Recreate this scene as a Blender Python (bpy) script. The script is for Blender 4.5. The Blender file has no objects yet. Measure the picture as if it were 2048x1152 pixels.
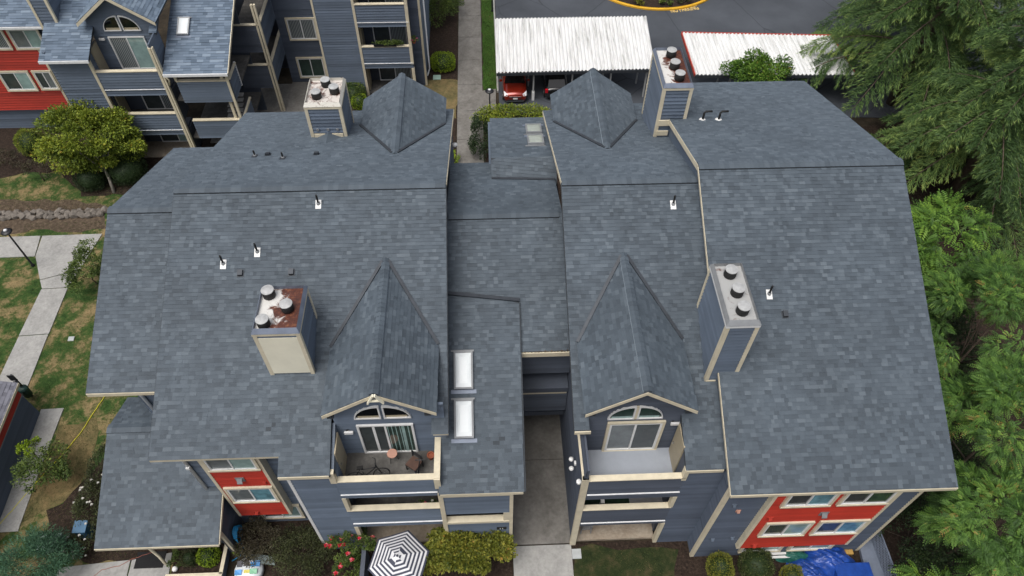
import bpy, math, random
import numpy as np
from mathutils import Matrix, Vector
random.seed(7); RNG = np.random.default_rng(11)
SC = bpy.context.scene; COL = SC.collection
R_ = math.radians
# ------------------------------------------------------------------ camera
F_PX, CX, CY, CAM_H = 1447.0, 1024.0, 576.0, 32.0
PITCH, YAW, ROLL = R_(51.4113), R_(2.7803), R_(0.6997)
cp, sp = math.cos(PITCH), math.sin(PITCH)
_f = np.array([math.sin(YAW)*cp, math.cos(YAW)*cp, -sp]); _r = np.array([math.cos(YAW), -math.sin(YAW), 0.0]); _u = np.cross(_r, _f)
_r2 = _r*math.cos(ROLL)+_u*math.sin(ROLL); _u2 = -_r*math.sin(ROLL)+_u*math.cos(ROLL)
CAMM = np.array([_r2, _u2, _f]); EYE = np.array([0, 0, CAM_H])
cam = bpy.data.cameras.new('camera'); camo = bpy.data.objects.new('camera', cam); COL.objects.link(camo)
cam.sensor_width = 36; cam.lens = F_PX/2048*36; cam.clip_end = 2000; cam.clip_start = 0.5
m = Matrix.Identity(4)
for i in range(3):
    m[i][0] = _r2[i]; m[i][1] = _u2[i]; m[i][2] = -_f[i]; m[i][3] = EYE[i]
camo.matrix_world = m; SC.camera = camo
# ------------------------------------------------------------------ sky, sun, exposure
SUN_EL, SUN_AZ = 68.0, 225.0      # degrees; azimuth clockwise from +Y
w = bpy.data.worlds.new('World'); SC.world = w; w.use_nodes = True
nt = w.node_tree; bg = nt.nodes['Background']
sky = nt.nodes.new('ShaderNodeTexSky'); sky.sky_type = 'NISHITA'; sky.sun_disc = False
sky.sun_elevation = R_(SUN_EL); sky.sun_rotation = R_(SUN_AZ); sky.air_density = 1.0; sky.dust_density = 6.0; sky.ozone_density = 1.0
hs = nt.nodes.new('ShaderNodeHueSaturation'); hs.inputs['Saturation'].default_value = 0.45   # thin overcast
nt.links.new(sky.outputs[0], hs.inputs['Color']); nt.links.new(hs.outputs[0], bg.inputs[0]); bg.inputs[1].default_value = 0.138
sl = bpy.data.lights.new('sun', 'SUN'); sl.energy = 1.5; sl.angle = R_(40); sl.color = (1.0, 0.98, 0.94)
so = bpy.data.objects.new('sun', sl); COL.objects.link(so)
_d = Vector((math.sin(R_(SUN_AZ))*math.cos(R_(SUN_EL)), math.cos(R_(SUN_AZ))*math.cos(R_(SUN_EL)), math.sin(R_(SUN_EL))))
so.rotation_euler = _d.to_track_quat('Z', 'Y').to_euler(); so.location = (0, 0, 60)
SC.view_settings.view_transform = 'Standard'; SC.view_settings.look = 'None'; SC.view_settings.exposure = 0.0; SC.view_settings.gamma = 1
SC.view_settings.use_curve_mapping = False
# ------------------------------------------------------------------ pixel -> place helpers
def ray(x, y):
    d = CAMM.T @ np.array([(x-CX)/F_PX, -(y-CY)/F_PX, 1.0]); return d
def G(x, y, z=0.0): d = ray(x, y); return EYE+d*((z-CAM_H)/d[2])
def PY(x, y, Y): d = ray(x, y); return EYE+d*(Y/d[1])
def PX(x, y, X): d = ray(x, y); return EYE+d*(X/d[0])
def PL(x, y, z0, s, Y0=21.2):      # sloping plane z = z0 - s*(Y0-Y)
    d = ray(x, y); return EYE+d*((z0-s*Y0-CAM_H)/(d[2]-s*d[1]))
# ------------------------------------------------------------------ materials
MATS = {}
def nodes(name):
    mt = bpy.data.materials.new(name); mt.use_nodes = True; MATS[name] = mt
    n = mt.node_tree.nodes; return mt, n, mt.node_tree.links, n['Principled BSDF']
def lin(r, g, b):
    f = lambda c: ((c/255+0.055)/1.055)**2.4 if c/255 > 0.04045 else c/255/12.92
    return (f(r), f(g), f(b), 1)
def noise(n, l, scale, detail=4, rough=.6, coord='Object', stretch=None, dist=0.0):
    tc = n.new('ShaderNodeTexCoord'); nz = n.new('ShaderNodeTexNoise'); nz.inputs['Scale'].default_value = scale
    nz.inputs['Detail'].default_value = detail; nz.inputs['Roughness'].default_value = rough; nz.inputs['Distortion'].default_value = dist
    if stretch:
        mp = n.new('ShaderNodeMapping'); mp.inputs['Scale'].default_value = stretch
        l.new(tc.outputs[coord], mp.inputs[0]); l.new(mp.outputs[0], nz.inputs['Vector'])
    else: l.new(tc.outputs[coord], nz.inputs['Vector'])
    return nz.outputs['Fac']
def ramp(n, l, fac, stops):
    r = n.new('ShaderNodeValToRGB'); l.new(fac, r.inputs[0]); e = r.color_ramp.elements
    while len(e) < len(stops): e.new(0.5)
    for el, (p, c) in zip(e, stops): el.position = p; el.color = c if len(c) == 4 else (*c, 1)
    return r.outputs[0]
def mixc(n, l, fac, a, b, mode='MIX'):
    mx = n.new('ShaderNodeMix'); mx.data_type = 'RGBA'; mx.blend_type = mode
    for s, v in ((0, fac), (6, a), (7, b)):
        if hasattr(v, 'is_linked') or hasattr(v, 'links'): l.new(v, mx.inputs[s])
        else: mx.inputs[s].default_value = v
    return mx.outputs[2]
def bump(n, l, h, bs, strength=.3, dist=.02):
    b = n.new('ShaderNodeBump'); b.inputs['Strength'].default_value = strength; b.inputs['Distance'].default_value = dist
    l.new(h, b.inputs['Height']); l.new(b.outputs[0], bs.inputs['Normal'])
def plain(name, c, rough=.6, metal=0, var=.25, scale=3.0, bmp=0, spec=.5, coat=0, stretch=None, bscale=40):
    mt, n, l, b = nodes(name)
    c = np.array(c[:3])
    nz = noise(n, l, scale, 6, .65, stretch=stretch)
    l.new(ramp(n, l, nz, [(.3, (*(c*(1-var)), 1)), (.7, (*np.minimum(c*(1+var), .95), 1))]), b.inputs['Base Color'])
    b.inputs['Roughness'].default_value = rough; b.inputs['Metallic'].default_value = metal
    b.inputs['Specular IOR Level'].default_value = spec; b.inputs['Coat Weight'].default_value = coat
    if bmp: bump(n, l, noise(n, l, bscale, 4), b, bmp, .01)
    return mt
def tonemat(name, stops, rough=.8, spec=.3, bmp=0, trans=0.0, grain=0.0, gscale=120):
    """colour from the per-piece attribute 'tone'"""
    mt, n, l, b = nodes(name)
    at = n.new('ShaderNodeAttribute'); at.attribute_name = 'tone'
    c = ramp(n, l, at.outputs['Fac'], stops)
    if grain:
        g = noise(n, l, gscale, 3, .7); g2 = noise(n, l, .35, 4, .6)
        c = mixc(n, l, 1.0, c, ramp(n, l, g, [(.25, (1-grain,)*3), (.75, (1+grain,)*3)]), 'MULTIPLY')
        c = mixc(n, l, 1.0, c, ramp(n, l, g2, [(.3, (1-grain*1.0,)*3), (.7, (1+grain*.8,)*3)]), 'MULTIPLY')
        if bmp: bump(n, l, g, b, bmp, .006)
    l.new(c, b.inputs['Base Color']); b.inputs['Roughness'].default_value = rough; b.inputs['Specular IOR Level'].default_value = spec
    if grain: b.inputs['Sheen Weight'].default_value = .65; b.inputs['Sheen Roughness'].default_value = .38; b.inputs['Sheen Tint'].default_value = (.72, .86, 1, 1)
    if trans:
        tr = n.new('ShaderNodeBsdfTranslucent'); l.new(c, tr.inputs[0]); mx = n.new('ShaderNodeMixShader'); mx.inputs[0].default_value = trans
        l.new(b.outputs[0], mx.inputs[1]); l.new(tr.outputs[0], mx.inputs[2]); l.new(mx.outputs[0], n['Material Output'].inputs[0])
    return mt
tonemat('shingle', [(0, (.011, .014, .018)), (.1, (.046, .06, .075)), (.4, (.064, .083, .103)), (.7, (.086, .109, .132)), (1, (.13, .157, .182))], .68, .45, .5, grain=.16, gscale=90)
tonemat('shingle_blue', [(0, (.03, .04, .06)), (.1, (.07, .1, .14)), (.5, (.13, .175, .235)), (1, (.24, .3, .37))], .75, .4, .4, grain=.12, gscale=60)
tonemat('shingle_mauve', [(0, (.05, .05, .06)), (.1, (.11, .11, .13)), (.5, (.16, .16, .19)), (1, (.22, .22, .255))], .8, .4, .4, grain=.12, gscale=60)
plain('deck_edge', (.035, .042, .05), .8)
def siding(name, c, streak=.12):
    mt, n, l, b = nodes(name); c = np.array(c)
    g = noise(n, l, 2.2, 6, .7, stretch=(.6, .6, 9)); g2 = noise(n, l, .55, 4, .6)
    a = ramp(n, l, g, [(.25, tuple(c*(1-streak))), (.75, tuple(c*(1+streak)))])
    at = n.new('ShaderNodeAttribute'); at.attribute_name = 'tone'
    a = mixc(n, l, 1.0, a, ramp(n, l, g2, [(.3, (.9,)*3), (.7, (1.1,)*3)]), 'MULTIPLY')
    l.new(mixc(n, l, 1.0, a, ramp(n, l, at.outputs['Fac'], [(0, (.72,)*3), (.5, (1,)*3), (1, (1.28,)*3)]), 'MULTIPLY'), b.inputs['Base Color'])
    b.inputs['Roughness'].default_value = .6; bump(n, l, noise(n, l, 14, 5, .7, stretch=(.5, .5, 8)), b, .25, .01)
    return mt
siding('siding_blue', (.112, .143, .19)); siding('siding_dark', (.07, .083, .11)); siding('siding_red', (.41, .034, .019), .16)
siding('siding_navy', (.082, .102, .14))
plain('cream', (.66, .59, .44), .6, var=.12, scale=2.5, bmp=.15, bscale=18)
plain('cream_panel', (.84, .8, .64), .6, var=.06, scale=1.5)
plain('tan_door', (.42, .36, .25), .55, var=.08)
plain('white_paint', (.78, .78, .77), .45, var=.06, scale=4)
plain('gutter_white', (.78, .79, .8), .4, var=.1, scale=5)
def pane(name, c, var=.3, sc=1.6):
    mt = plain(name, c, .06, var=var, scale=sc, spec=.6); return mt
pane('pane_dark', (.05, .06, .062)); pane('pane_black', (.008, .009, .01)); pane('pane_teal', (.28, .4, .38), .25); pane('pane_green', (.03, .055, .045), .35)
pane('pane_grey', (.16, .18, .185)); pane('pane_blue', (.14, .3, .36), .45, 2.5)
mt, n, l, b = nodes('pane_blinds')        # vertical slats hanging behind the glass
wv = n.new('ShaderNodeTexWave'); wv.inputs['Scale'].default_value = 3.0; wv.inputs['Distortion'].default_value = .6; tc = n.new('ShaderNodeTexCoord'); l.new(tc.outputs['Object'], wv.inputs[0]); wv.bands_direction = 'X'
l.new(ramp(n, l, wv.outputs['Fac'], [(.2, (.05, .06, .065)), (.8, (.3, .33, .33))]), b.inputs['Base Color']); b.inputs['Roughness'].default_value = .08
plain('skylight_dome', (.74, .78, .79), .35, var=.04, scale=1.0, spec=.5)
plain('skylight_old', (.33, .36, .32), .35, var=.15, scale=3)
plain('frame_grey', (.2, .21, .22), .5, var=.15); plain('metal_grey', (.3, .31, .32), .45, .4, .15)
plain('metal_blue', (.17, .2, .26), .5, .2, .2, 2.0); plain('flashing_dark', (.05, .057, .068), .55, .3, .2)
plain('black_metal', (.012, .013, .016), .45, var=.2); plain('black_rubber', (.012, .012, .012), .7, var=.2)
plain('lead_white', (.8, .8, .78), .5, var=.08)
plain('flue_lid', (.46, .465, .46), .45, .2, .2, 6.0)
def rusty(name, base, amount, grad=0.0):
    mt, n, l, b = nodes(name)
    g = noise(n, l, 2.6, 6, .7, dist=.8); g2 = noise(n, l, 9, 5, .7)
    tc = n.new('ShaderNodeTexCoord'); sx = n.new('ShaderNodeSeparateXYZ'); l.new(tc.outputs['Generated'], sx.inputs[0])
    ma = n.new('ShaderNodeMath'); ma.operation = 'MULTIPLY_ADD'; l.new(sx.outputs[0], ma.inputs[0]); ma.inputs[1].default_value = -grad; l.new(g, ma.inputs[2])
    rust = ramp(n, l, g2, [(.3, (.035, .012, .008)), (.55, (.11, .032, .018)), (.75, (.28, .12, .05))])
    fac = ramp(n, l, ma.outputs[0], [(amount-.06, (0, 0, 0)), (amount+.06, (1, 1, 1))])
    l.new(mixc(n, l, fac, rust, (*base, 1)), b.inputs['Base Color']); b.inputs['Roughness'].default_value = .5
rusty('chase_rust', (.66, .65, .62), .32, .5); rusty('chase_clean', (.4, .405, .4), .36); rusty('chase_worn', (.62, .58, .54), .44); rusty('trim_rust', (.6, .58, .52), .38)
# ground materials
def ground_mat(name, stops, scale, bscale, bstr, rough=.95, dist=.0, stops2=None, scale2=.4):
    mt, n, l, b = nodes(name)
    c = ramp(n, l, noise(n, l, scale, 8, .72, dist=dist), stops)
    if stops2: c = mixc(n, l, 1.0, c, ramp(n, l, noise(n, l, scale2, 5, .6), stops2), 'MULTIPLY')
    l.new(c, b.inputs['Base Color']); b.inputs['Roughness'].default_value = rough; b.inputs['Specular IOR Level'].default_value = .2
    bump(n, l, noise(n, l, bscale, 6, .75), b, bstr, .05); return mt
ground_mat('lawn', [(.34, (.02, .048, .012)), (.46, (.042, .082, .02)), (.51, (.085, .1, .034)), (.57, (.2, .16, .078)), (.7, (.28, .2, .105))], .85, 14, .7, stops2=[(.3, (.8, .85, .8)), (.7, (1.25, 1.2, 1.2))], scale2=3.0)
ground_mat('lawn_dry', [(.3, (.05, .06, .022)), (.5, (.15, .12, .055)), (.7, (.27, .185, .09))], .7, 14, .7, stops2=[(.3, (.8,)*3), (.7, (1.2,)*3)], scale2=4)
ground_mat('lawn_green', [(.3, (.03, .075, .012)), (.7, (.06, .13, .02))], 1.5, 14, .6)
ground_mat('yard_turf', [(.32, (.012, .022, .008)), (.5, (.03, .04, .014)), (.62, (.06, .055, .025)), (.75, (.13, .1, .05))], 1.6, 14, .8)
ground_mat('mulch', [(.3, (.014, .01, .008)), (.5, (.035, .024, .018)), (.75, (.09, .062, .045))], 9, 25, .9)
ground_mat('dirt', [(.3, (.05, .036, .026)), (.5, (.1, .074, .052)), (.75, (.19, .145, .1))], 5, 18, .9)
ground_mat('earth', [(.3, (.02, .016, .012)), (.5, (.04, .032, .022)), (.75, (.08, .06, .04))], 1.2, 18, .9)
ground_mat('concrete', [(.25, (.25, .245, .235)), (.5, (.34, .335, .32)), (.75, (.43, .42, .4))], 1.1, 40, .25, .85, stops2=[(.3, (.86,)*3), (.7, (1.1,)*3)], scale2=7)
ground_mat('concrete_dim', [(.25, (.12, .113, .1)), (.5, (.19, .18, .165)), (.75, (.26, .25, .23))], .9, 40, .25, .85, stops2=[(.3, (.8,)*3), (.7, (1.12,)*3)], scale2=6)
ground_mat('patio', [(.25, (.26, .2, .15)), (.5, (.37, .31, .24)), (.75, (.46, .4, .32))], 1.6, 40, .2, .85, stops2=[(.3, (.85,)*3), (.7, (1.1,)*3)], scale2=8)
ground_mat('deck_concrete', [(.25, (.07, .066, .06)), (.5, (.11, .106, .1)), (.75, (.2, .19, .175))], 1.3, 40, .2, .8, stops2=[(.3, (.8,)*3), (.7, (1.1,)*3)], scale2=5)
plain('deck_paint', (.34, .37, .42), .55, var=.08, scale=1.2)
mt, n, l, b = nodes('asphalt')
c = ramp(n, l, noise(n, l, .25, 6, .6), [(.3, (.04, .046, .056)), (.7, (.072, .081, .096))])
vo = n.new('ShaderNodeTexVoronoi'); vo.feature = 'DISTANCE_TO_EDGE'; vo.inputs['Scale'].default_value = .16; tc = n.new('ShaderNodeTexCoord')
nz = n.new('ShaderNodeTexNoise'); nz.inputs['Scale'].default_value = .8; nz.inputs['Detail'].default_value = 6; l.new(tc.outputs['Object'], nz.inputs['Vector'])
l.new(mixc(n, l, .12, tc.outputs['Object'], nz.outputs['Color'], 'LINEAR_LIGHT'), vo.inputs['Vector'])
cr = ramp(n, l, vo.outputs['Distance'], [(0, (.4,)*3), (.006, (1,)*3)])
l.new(mixc(n, l, 1.0, c, cr, 'MULTIPLY'), b.inputs['Base Color']); b.inputs['Roughness'].default_value = .8; bump(n, l, noise(n, l, 60, 4, .8), b, .4, .01)
plain('road_white', (.6, .6, .58), .7, var=.2, scale=12); plain('road_yellow', (.7, .5, .16), .7, var=.2, scale=10); plain('kerb_yellow', (.72, .4, .02), .6, var=.12, scale=4)
plain('rock', (.16, .14, .12), .9, var=.4, scale=4, bmp=.8, bscale=9)
mt, n, l, b = nodes('carport_metal')
g = noise(n, l, 1.0, 6, .7, stretch=(5, .35, 1)); g2 = noise(n, l, .5, 3)
tc = n.new('ShaderNodeTexCoord'); l.new(ramp(n, l, g, [(.27, (.22, .22, .2)), (.39, (.58, .58, .565)), (.52, (.74, .74, .73))]), b.inputs['Base Color']); b.inputs['Roughness'].default_value = .45
plain('carport_steel', (.45, .46, .46), .5, .2, .15); plain('rail_red', (.42, .05, .03), .5, var=.2)
plain('bark', (.1, .075, .055), .9, var=.4, scale=6, bmp=.8, bscale=12); plain('bark_grey', (.22, .2, .17), .9, var=.35, scale=5, bmp=.8, bscale=12)
# foliage
def leafmat(name, dark, mid, light, extra=None):
    if name.startswith('leaf'): dark, mid, light = [(a*k, b_*k*1.04, c_*k) for (a, b_, c_), k in (((dark, 1.0), (mid, 1.05), (light, 1.05)) if 'pinnate' in name else ((dark, 1.1), (mid, 1.28), (light, 1.28)))]
    st = [(0, dark), (.5, mid), (.9, light)]
    if extra: st = [(0, dark), (.45, mid), (.85, light), (.93, extra)]
    return tonemat(name, st, .55, .35, trans=.2)
leafmat('leaf_maple', (.035, .06, .01), (.14, .18, .022), (.31, .33, .04), (.34, .22, .03))
leafmat('leaf_yellow', (.035, .055, .01), (.13, .14, .02), (.27, .24, .04), (.34, .2, .04))
leafmat('leaf_box', (.014, .022, .008), (.042, .056, .016), (.1, .12, .03), (.26, .24, .14))
leafmat('leaf_bright', (.05, .08, .008), (.17, .24, .015), (.32, .4, .03))
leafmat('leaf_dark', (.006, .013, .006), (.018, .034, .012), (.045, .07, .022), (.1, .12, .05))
leafmat('leaf_mid', (.02, .036, .008), (.07, .105, .024), (.17, .21, .045))
leafmat('leaf_pinnate', (.02, .048, .01), (.066, .142, .026), (.16, .27, .045), (.28, .2, .05))
leafmat('leaf_pinnate_light', (.022, .055, .01), (.08, .165, .022), (.2, .32, .04), (.26, .22, .05))
leafmat('leaf_brown', (.016, .012, .008), (.05, .04, .026), (.1, .09, .05), (.12, .13, .08))
leafmat('leaf_olive', (.014, .017, .007), (.04, .047, .018), (.085, .095, .035), (.14, .13, .07))
leafmat('leaf_conifer', (.018, .05, .03), (.055, .12, .07), (.13, .24, .13))
leafmat('leaf_cedar', (.012, .03, .01), (.06, .11, .032), (.19, .26, .07), (.31, .37, .09))
leafmat('grass_blade', (.025, .05, .01), (.065, .095, .024), (.17, .155, .06), (.27, .2, .1))
leafmat('petal_red', (.5, .02, .03), (.7, .05, .08), (.8, .25, .3)); leafmat('petal_white', (.6, .58, .5), (.75, .73, .68), (.8, .8, .78)); leafmat('petal_magenta', (.35, .01, .12), (.5, .02, .2), (.6, .05, .3))
plain('tarp_blue', (.014, .06, .3), .32, var=.35, scale=3, spec=.6); plain('tarp_green', (.02, .12, .09), .4, var=.4, scale=3)
plain('hose_blue', (.02, .25, .5), .4); plain('hose_yellow', (.55, .5, .03), .5); plain('cord_red', (.3, .09, .06), .6)
plain('bin_blue', (.035, .12, .22), .5, var=.15); plain('bin_green', (.02, .06, .05), .5, var=.2); plain('box_green', (.3, .42, .36), .55, var=.12)
plain('canvas_white', (.74, .74, .76), .75, var=.05); plain('canvas_navy', (.05, .055, .085), .75, var=.1)
plain('wood_brown', (.09, .045, .03), .6, var=.25); plain('wood_pink', (.5, .27, .2), .6, var=.15); plain('plastic_purple', (.07, .06, .3), .4); plain('plastic_blue', (.02, .1, .45), .4, var=.15)
plain('carpet_green', (.012, .035, .018), .95, var=.3, scale=8); plain('wood_yellow', (.5, .3, .08), .7, var=.2); plain('terracotta', (.3, .09, .045), .8, var=.2); plain('concrete_cover', (.4, .42, .42), .8, var=.12)
plain('door_mat', (.012, .012, .013), .95, var=.3, scale=20); plain('grey_plastic', (.3, .3, .31), .6, var=.15); plain('lattice_grey', (.17, .2, .26), .6, var=.12)
plain('car_red', (.26, .02, .008), .22, .35, .1, 2.0, coat=.8); plain('car_black', (.01, .01, .012), .25, .2, .1, coat=.8); plain('lamp_clear', (.75, .76, .78), .1, var=.1); plain('lamp_red', (.55, .01, .02), .15); plain('chrome', (.55, .56, .57), .2, .9, .1)
plain('bag_white', (.7, .74, .76), .35, var=.1, scale=6); plain('bag_blue', (.03, .25, .6), .4, var=.2); plain('bag_green', (.2, .5, .3), .4, var=.2); plain('bag_yellow', (.65, .55, .05), .4); plain('grey_card', (.1, .1, .11), .8)
plain('film_clear', (.25, .3, .29), .2, var=.3, scale=6)
# ------------------------------------------------------------------ objects
class MB:
    def __init__(s): s.v = []; s.f = []; s.t = []
    def quad(s, *p, tone=.5):
        k = len(s.v); s.v += [tuple(map(float, q)) for q in p]; s.t += [tone]*len(p); s.f.append(tuple(range(k, k+len(p)))); return s
    def box(s, x0, x1, y0, y1, z0, z1, tone=.5):
        k = len(s.v); s.v += [(x, y, z) for z in (z0, z1) for y in (y0, y1) for x in (x0, x1)]; s.t += [tone]*8
        s.f += [(k, k+2, k+3, k+1), (k+4, k+5, k+7, k+6), (k, k+1, k+5, k+4), (k+2, k+6, k+7, k+3), (k, k+4, k+6, k+2), (k+1, k+3, k+7, k+5)]; return s
    def bar(s, p, q, w, h, up=(0, 0, 1), tone=.5):
        p, q = np.array(p, float), np.array(q, float); d = q-p; d /= np.linalg.norm(d); up = np.array(up, float)
        a = np.cross(d, up); na = np.linalg.norm(a)
        if na < 1e-4: a = np.array([1., 0, 0])
        else: a /= na
        b = np.cross(a, d); k = len(s.v)
        for c in (p, q):
            for i, j in ((-1, -1), (1, -1), (1, 1), (-1, 1)): s.v.append(tuple(c+a*w/2*i+b*h/2*j)); s.t.append(tone)
        s.f += [(k, k+1, k+2, k+3), (k+7, k+6, k+5, k+4)]+[(k+i, k+4+i, k+4+(i+1) % 4, k+(i+1) % 4) for i in range(4)]; return s
    def tube(s, pts, rad, n=8, tone=.5, cap=True):
        pts = [np.array(p, float) for p in pts]; rs = rad if hasattr(rad, '__len__') else [rad]*len(pts); k = len(s.v)
        prev = None
        for i, p in enumerate(pts):
            d = pts[min(i+1, len(pts)-1)]-pts[max(i-1, 0)]; d = d/(np.linalg.norm(d)+1e-9)
            a = np.cross(d, (0, 0, 1)) if prev is None else prev-d*np.dot(prev, d)
            if np.linalg.norm(a) < 1e-3: a = np.cross(d, (1, 0, 0))
            a = a/np.linalg.norm(a); prev = a; b = np.cross(d, a)
            for j in range(n):
                th = 2*math.pi*j/n; s.v.append(tuple(p+rs[i]*(a*math.cos(th)+b*math.sin(th)))); s.t.append(tone)
        for i in range(len(pts)-1):
            for j in range(n): s.f.append((k+i*n+j, k+i*n+(j+1) % n, k+(i+1)*n+(j+1) % n, k+(i+1)*n+j))
        if cap: s.f.append(tuple(k+j for j in range(n))[::-1]); s.f.append(tuple(k+(len(pts)-1)*n+j for j in range(n)))
        return s
    def lathe(s, c, prof, n=20, tone=.5):
        c = np.array(c, float); k = len(s.v)
        for r, z in prof:
            for j in range(n): th = 2*math.pi*j/n; s.v.append((c[0]+r*math.cos(th), c[1]+r*math.sin(th), c[2]+z)); s.t.append(tone)
        for i in range(len(prof)-1):
            for j in range(n): s.f.append((k+i*n+j, k+i*n+(j+1) % n, k+(i+1)*n+(j+1) % n, k+(i+1)*n+j))
        s.f.append(tuple(k+j for j in range(n))[::-1]); s.f.append(tuple(k+(len(prof)-1)*n+j for j in range(n))); return s
    def prism(s, pts, d, tone=.5):        # polygon pts (3-D) extruded by vector d
        k = len(s.v); n = len(pts); d = np.array(d, float)
        s.v += [tuple(map(float, p)) for p in pts]+[tuple(np.array(p, float)+d) for p in pts]; s.t += [tone]*(2*n)
        s.f += [tuple(range(k, k+n)), tuple(range(k+2*n-1, k+n-1, -1))]+[(k+(i+1) % n, k+i, k+n+i, k+n+(i+1) % n) for i in range(n)]; return s
    def add(s, V, Fc, T):                  # numpy batch
        k = len(s.v); s.v += [tuple(x) for x in V]; s.t += list(T); s.f += [tuple(int(i)+k for i in f) for f in Fc]; return s
    def build(s, name, mat, parent=None, smooth=False, **tags):
        V = np.array(s.v, float); org = ORG.get(parent.name, np.zeros(3)) if parent else None
        if parent is None:
            org = np.array([(V[:, 0].min()+V[:, 0].max())/2, (V[:, 1].min()+V[:, 1].max())/2, V[:, 2].min()])
        me = bpy.data.meshes.new(name); me.from_pydata((V-org).tolist(), [], s.f); me.validate()
        if len(me.vertices) == len(s.t):
            at = me.attributes.new('tone', 'FLOAT', 'POINT'); at.data.foreach_set('value', np.array(s.t, dtype=np.float32))
        me.materials.append(MATS[mat])
        if smooth: me.polygons.foreach_set('use_smooth', [True]*len(me.polygons))
        o = bpy.data.objects.new(name, me); COL.objects.link(o)
        if parent: o.parent = parent
        else: o.location = org
        ORG[o.name] = org
        tag(o, **tags); return o
ORG = {}
def tag(o, label=None, cat=None, group=None, kind=None):
    if label: o['label'] = label
    if cat: o['category'] = cat
    if group: o['group'] = group
    if kind: o['kind'] = kind
    return o
def empty(name, loc, label, cat, group=None):
    o = bpy.data.objects.new(name, None); COL.objects.link(o); o.location = loc; o.empty_display_size = .3; ORG[o.name] = np.array(loc, float)
    return tag(o, label, cat, group)
def copy_tree(o, loc, rz=None, parent=None, **tags):
    c = o.copy(); COL.objects.link(c); c.parent = parent
    if parent is None:
        c.location = loc
        if rz is not None: c.rotation_euler[2] = rz
    for ch in list(o.children): copy_tree(ch, None, None, c)
    tag(c, **tags); return c
def B(*a): return MB().box(*a)
# ------------------------------------------------------------------ building kit
TABS = []
def tab_mesh(k, mat):
    for kk, mm, me in TABS:
        if kk == k and mm == mat: return me
    me = bpy.data.meshes.new('shingle')
    me.from_pydata([(0, 0, .02), (1, 0, .02), (1, 1, .004), (0, 1, .004), (0, 0, 0), (1, 0, 0), (1, 0, .02), (0, 0, .02)], [], [(0, 1, 2, 3), (4, 5, 6, 7), (4, 0, 3), (5, 2, 1)])
    at = me.attributes.new('tone', 'FLOAT', 'POINT'); at.data.foreach_set('value', np.array([(k+.5)/8]*4+[0]*4, dtype=np.float32)); me.materials.append(MATS[mat]); TABS.append((k, mat, me)); return me
def shingles(roof, O, u, v, n, vmax, vmin, intervals, mat='shingle', expo=.15, wide=(.11, .3), indiv=0, hmax=.028):
    """courses of uneven tabs; the lowest `indiv` tabs are objects of their own, the rest one joined field"""
    mb = MB(); rows = int(math.ceil((vmax-vmin)/expo)); left = indiv; org = ORG[roof.name]
    VV = []; TT = []; nb = 0
    for r in range(rows-1, -1, -1):
        v1 = vmax-r*expo; v0 = max(v1-expo, vmin-.02); ve = v1+.012
        for (l0, r0, l1, r1) in intervals(v0, min(v1, vmax-1e-4)):
            a, b = min(l0, l1), max(r0, r1); x = a-random.uniform(0, wide[1]); base = random.gauss(.45, .02)
            while x < b:
                wd = random.uniform(*wide); c0, c1 = x, x+wd; x = c1
                q = [min(max(c0, l0), r0), min(max(c1, l0), r0), min(max(c1, l1), r1), min(max(c0, l1), r1)]
                if q[1]-q[0] < .01 and q[2]-q[3] < .01: continue
                tone = min(max(base+random.choice((-.24, -.12, -.04, .0, .06, .14, .3))+random.gauss(0, .04), .1), 1)
                if left > 0 and q[1]-q[0] > .09 and abs(q[2]-q[1]) < .02 and abs(q[3]-q[0]) < .02:
                    o = bpy.data.objects.new('shingle', tab_mesh(int(min(tone*8, 7)), mat)); COL.objects.link(o); o.parent = roof
                    P0 = O+u*q[0]+v*v0-org; mm = Matrix.Identity(4)
                    for i in range(3): mm[i][0] = u[i]*(q[1]-q[0]); mm[i][1] = v[i]*(ve-v0); mm[i][2] = n[i]; mm[i][3] = P0[i]+n[i]*.002
                    o.matrix_local = mm; left -= 1; continue
                h = random.uniform(.012, hmax); z0 = .002
                VV += [(q[0], v0, h), (q[1], v0, h), (q[2], ve, z0+.002), (q[3], ve, z0+.002), (q[0], v0, z0), (q[1], v0, z0), (q[1], v0, h), (q[0], v0, h)]; TT += [tone]*4+[0.0]*4; nb += 1
    if nb:
        A = np.array(VV); W = O+A[:, :1]*u+A[:, 1:2]*v+A[:, 2:3]*n; k = np.arange(nb)[:, None]*8
        fs = []
        for pat in ((0, 1, 2, 3), (4, 5, 6, 7), (4, 0, 3), (5, 2, 1)): fs += (k+np.array(pat)).tolist()
        mb.v = W.tolist(); mb.f = [tuple(f) for f in fs]; mb.t = TT
        mb.build('shingle_field', mat, roof, kind='stuff')
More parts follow.
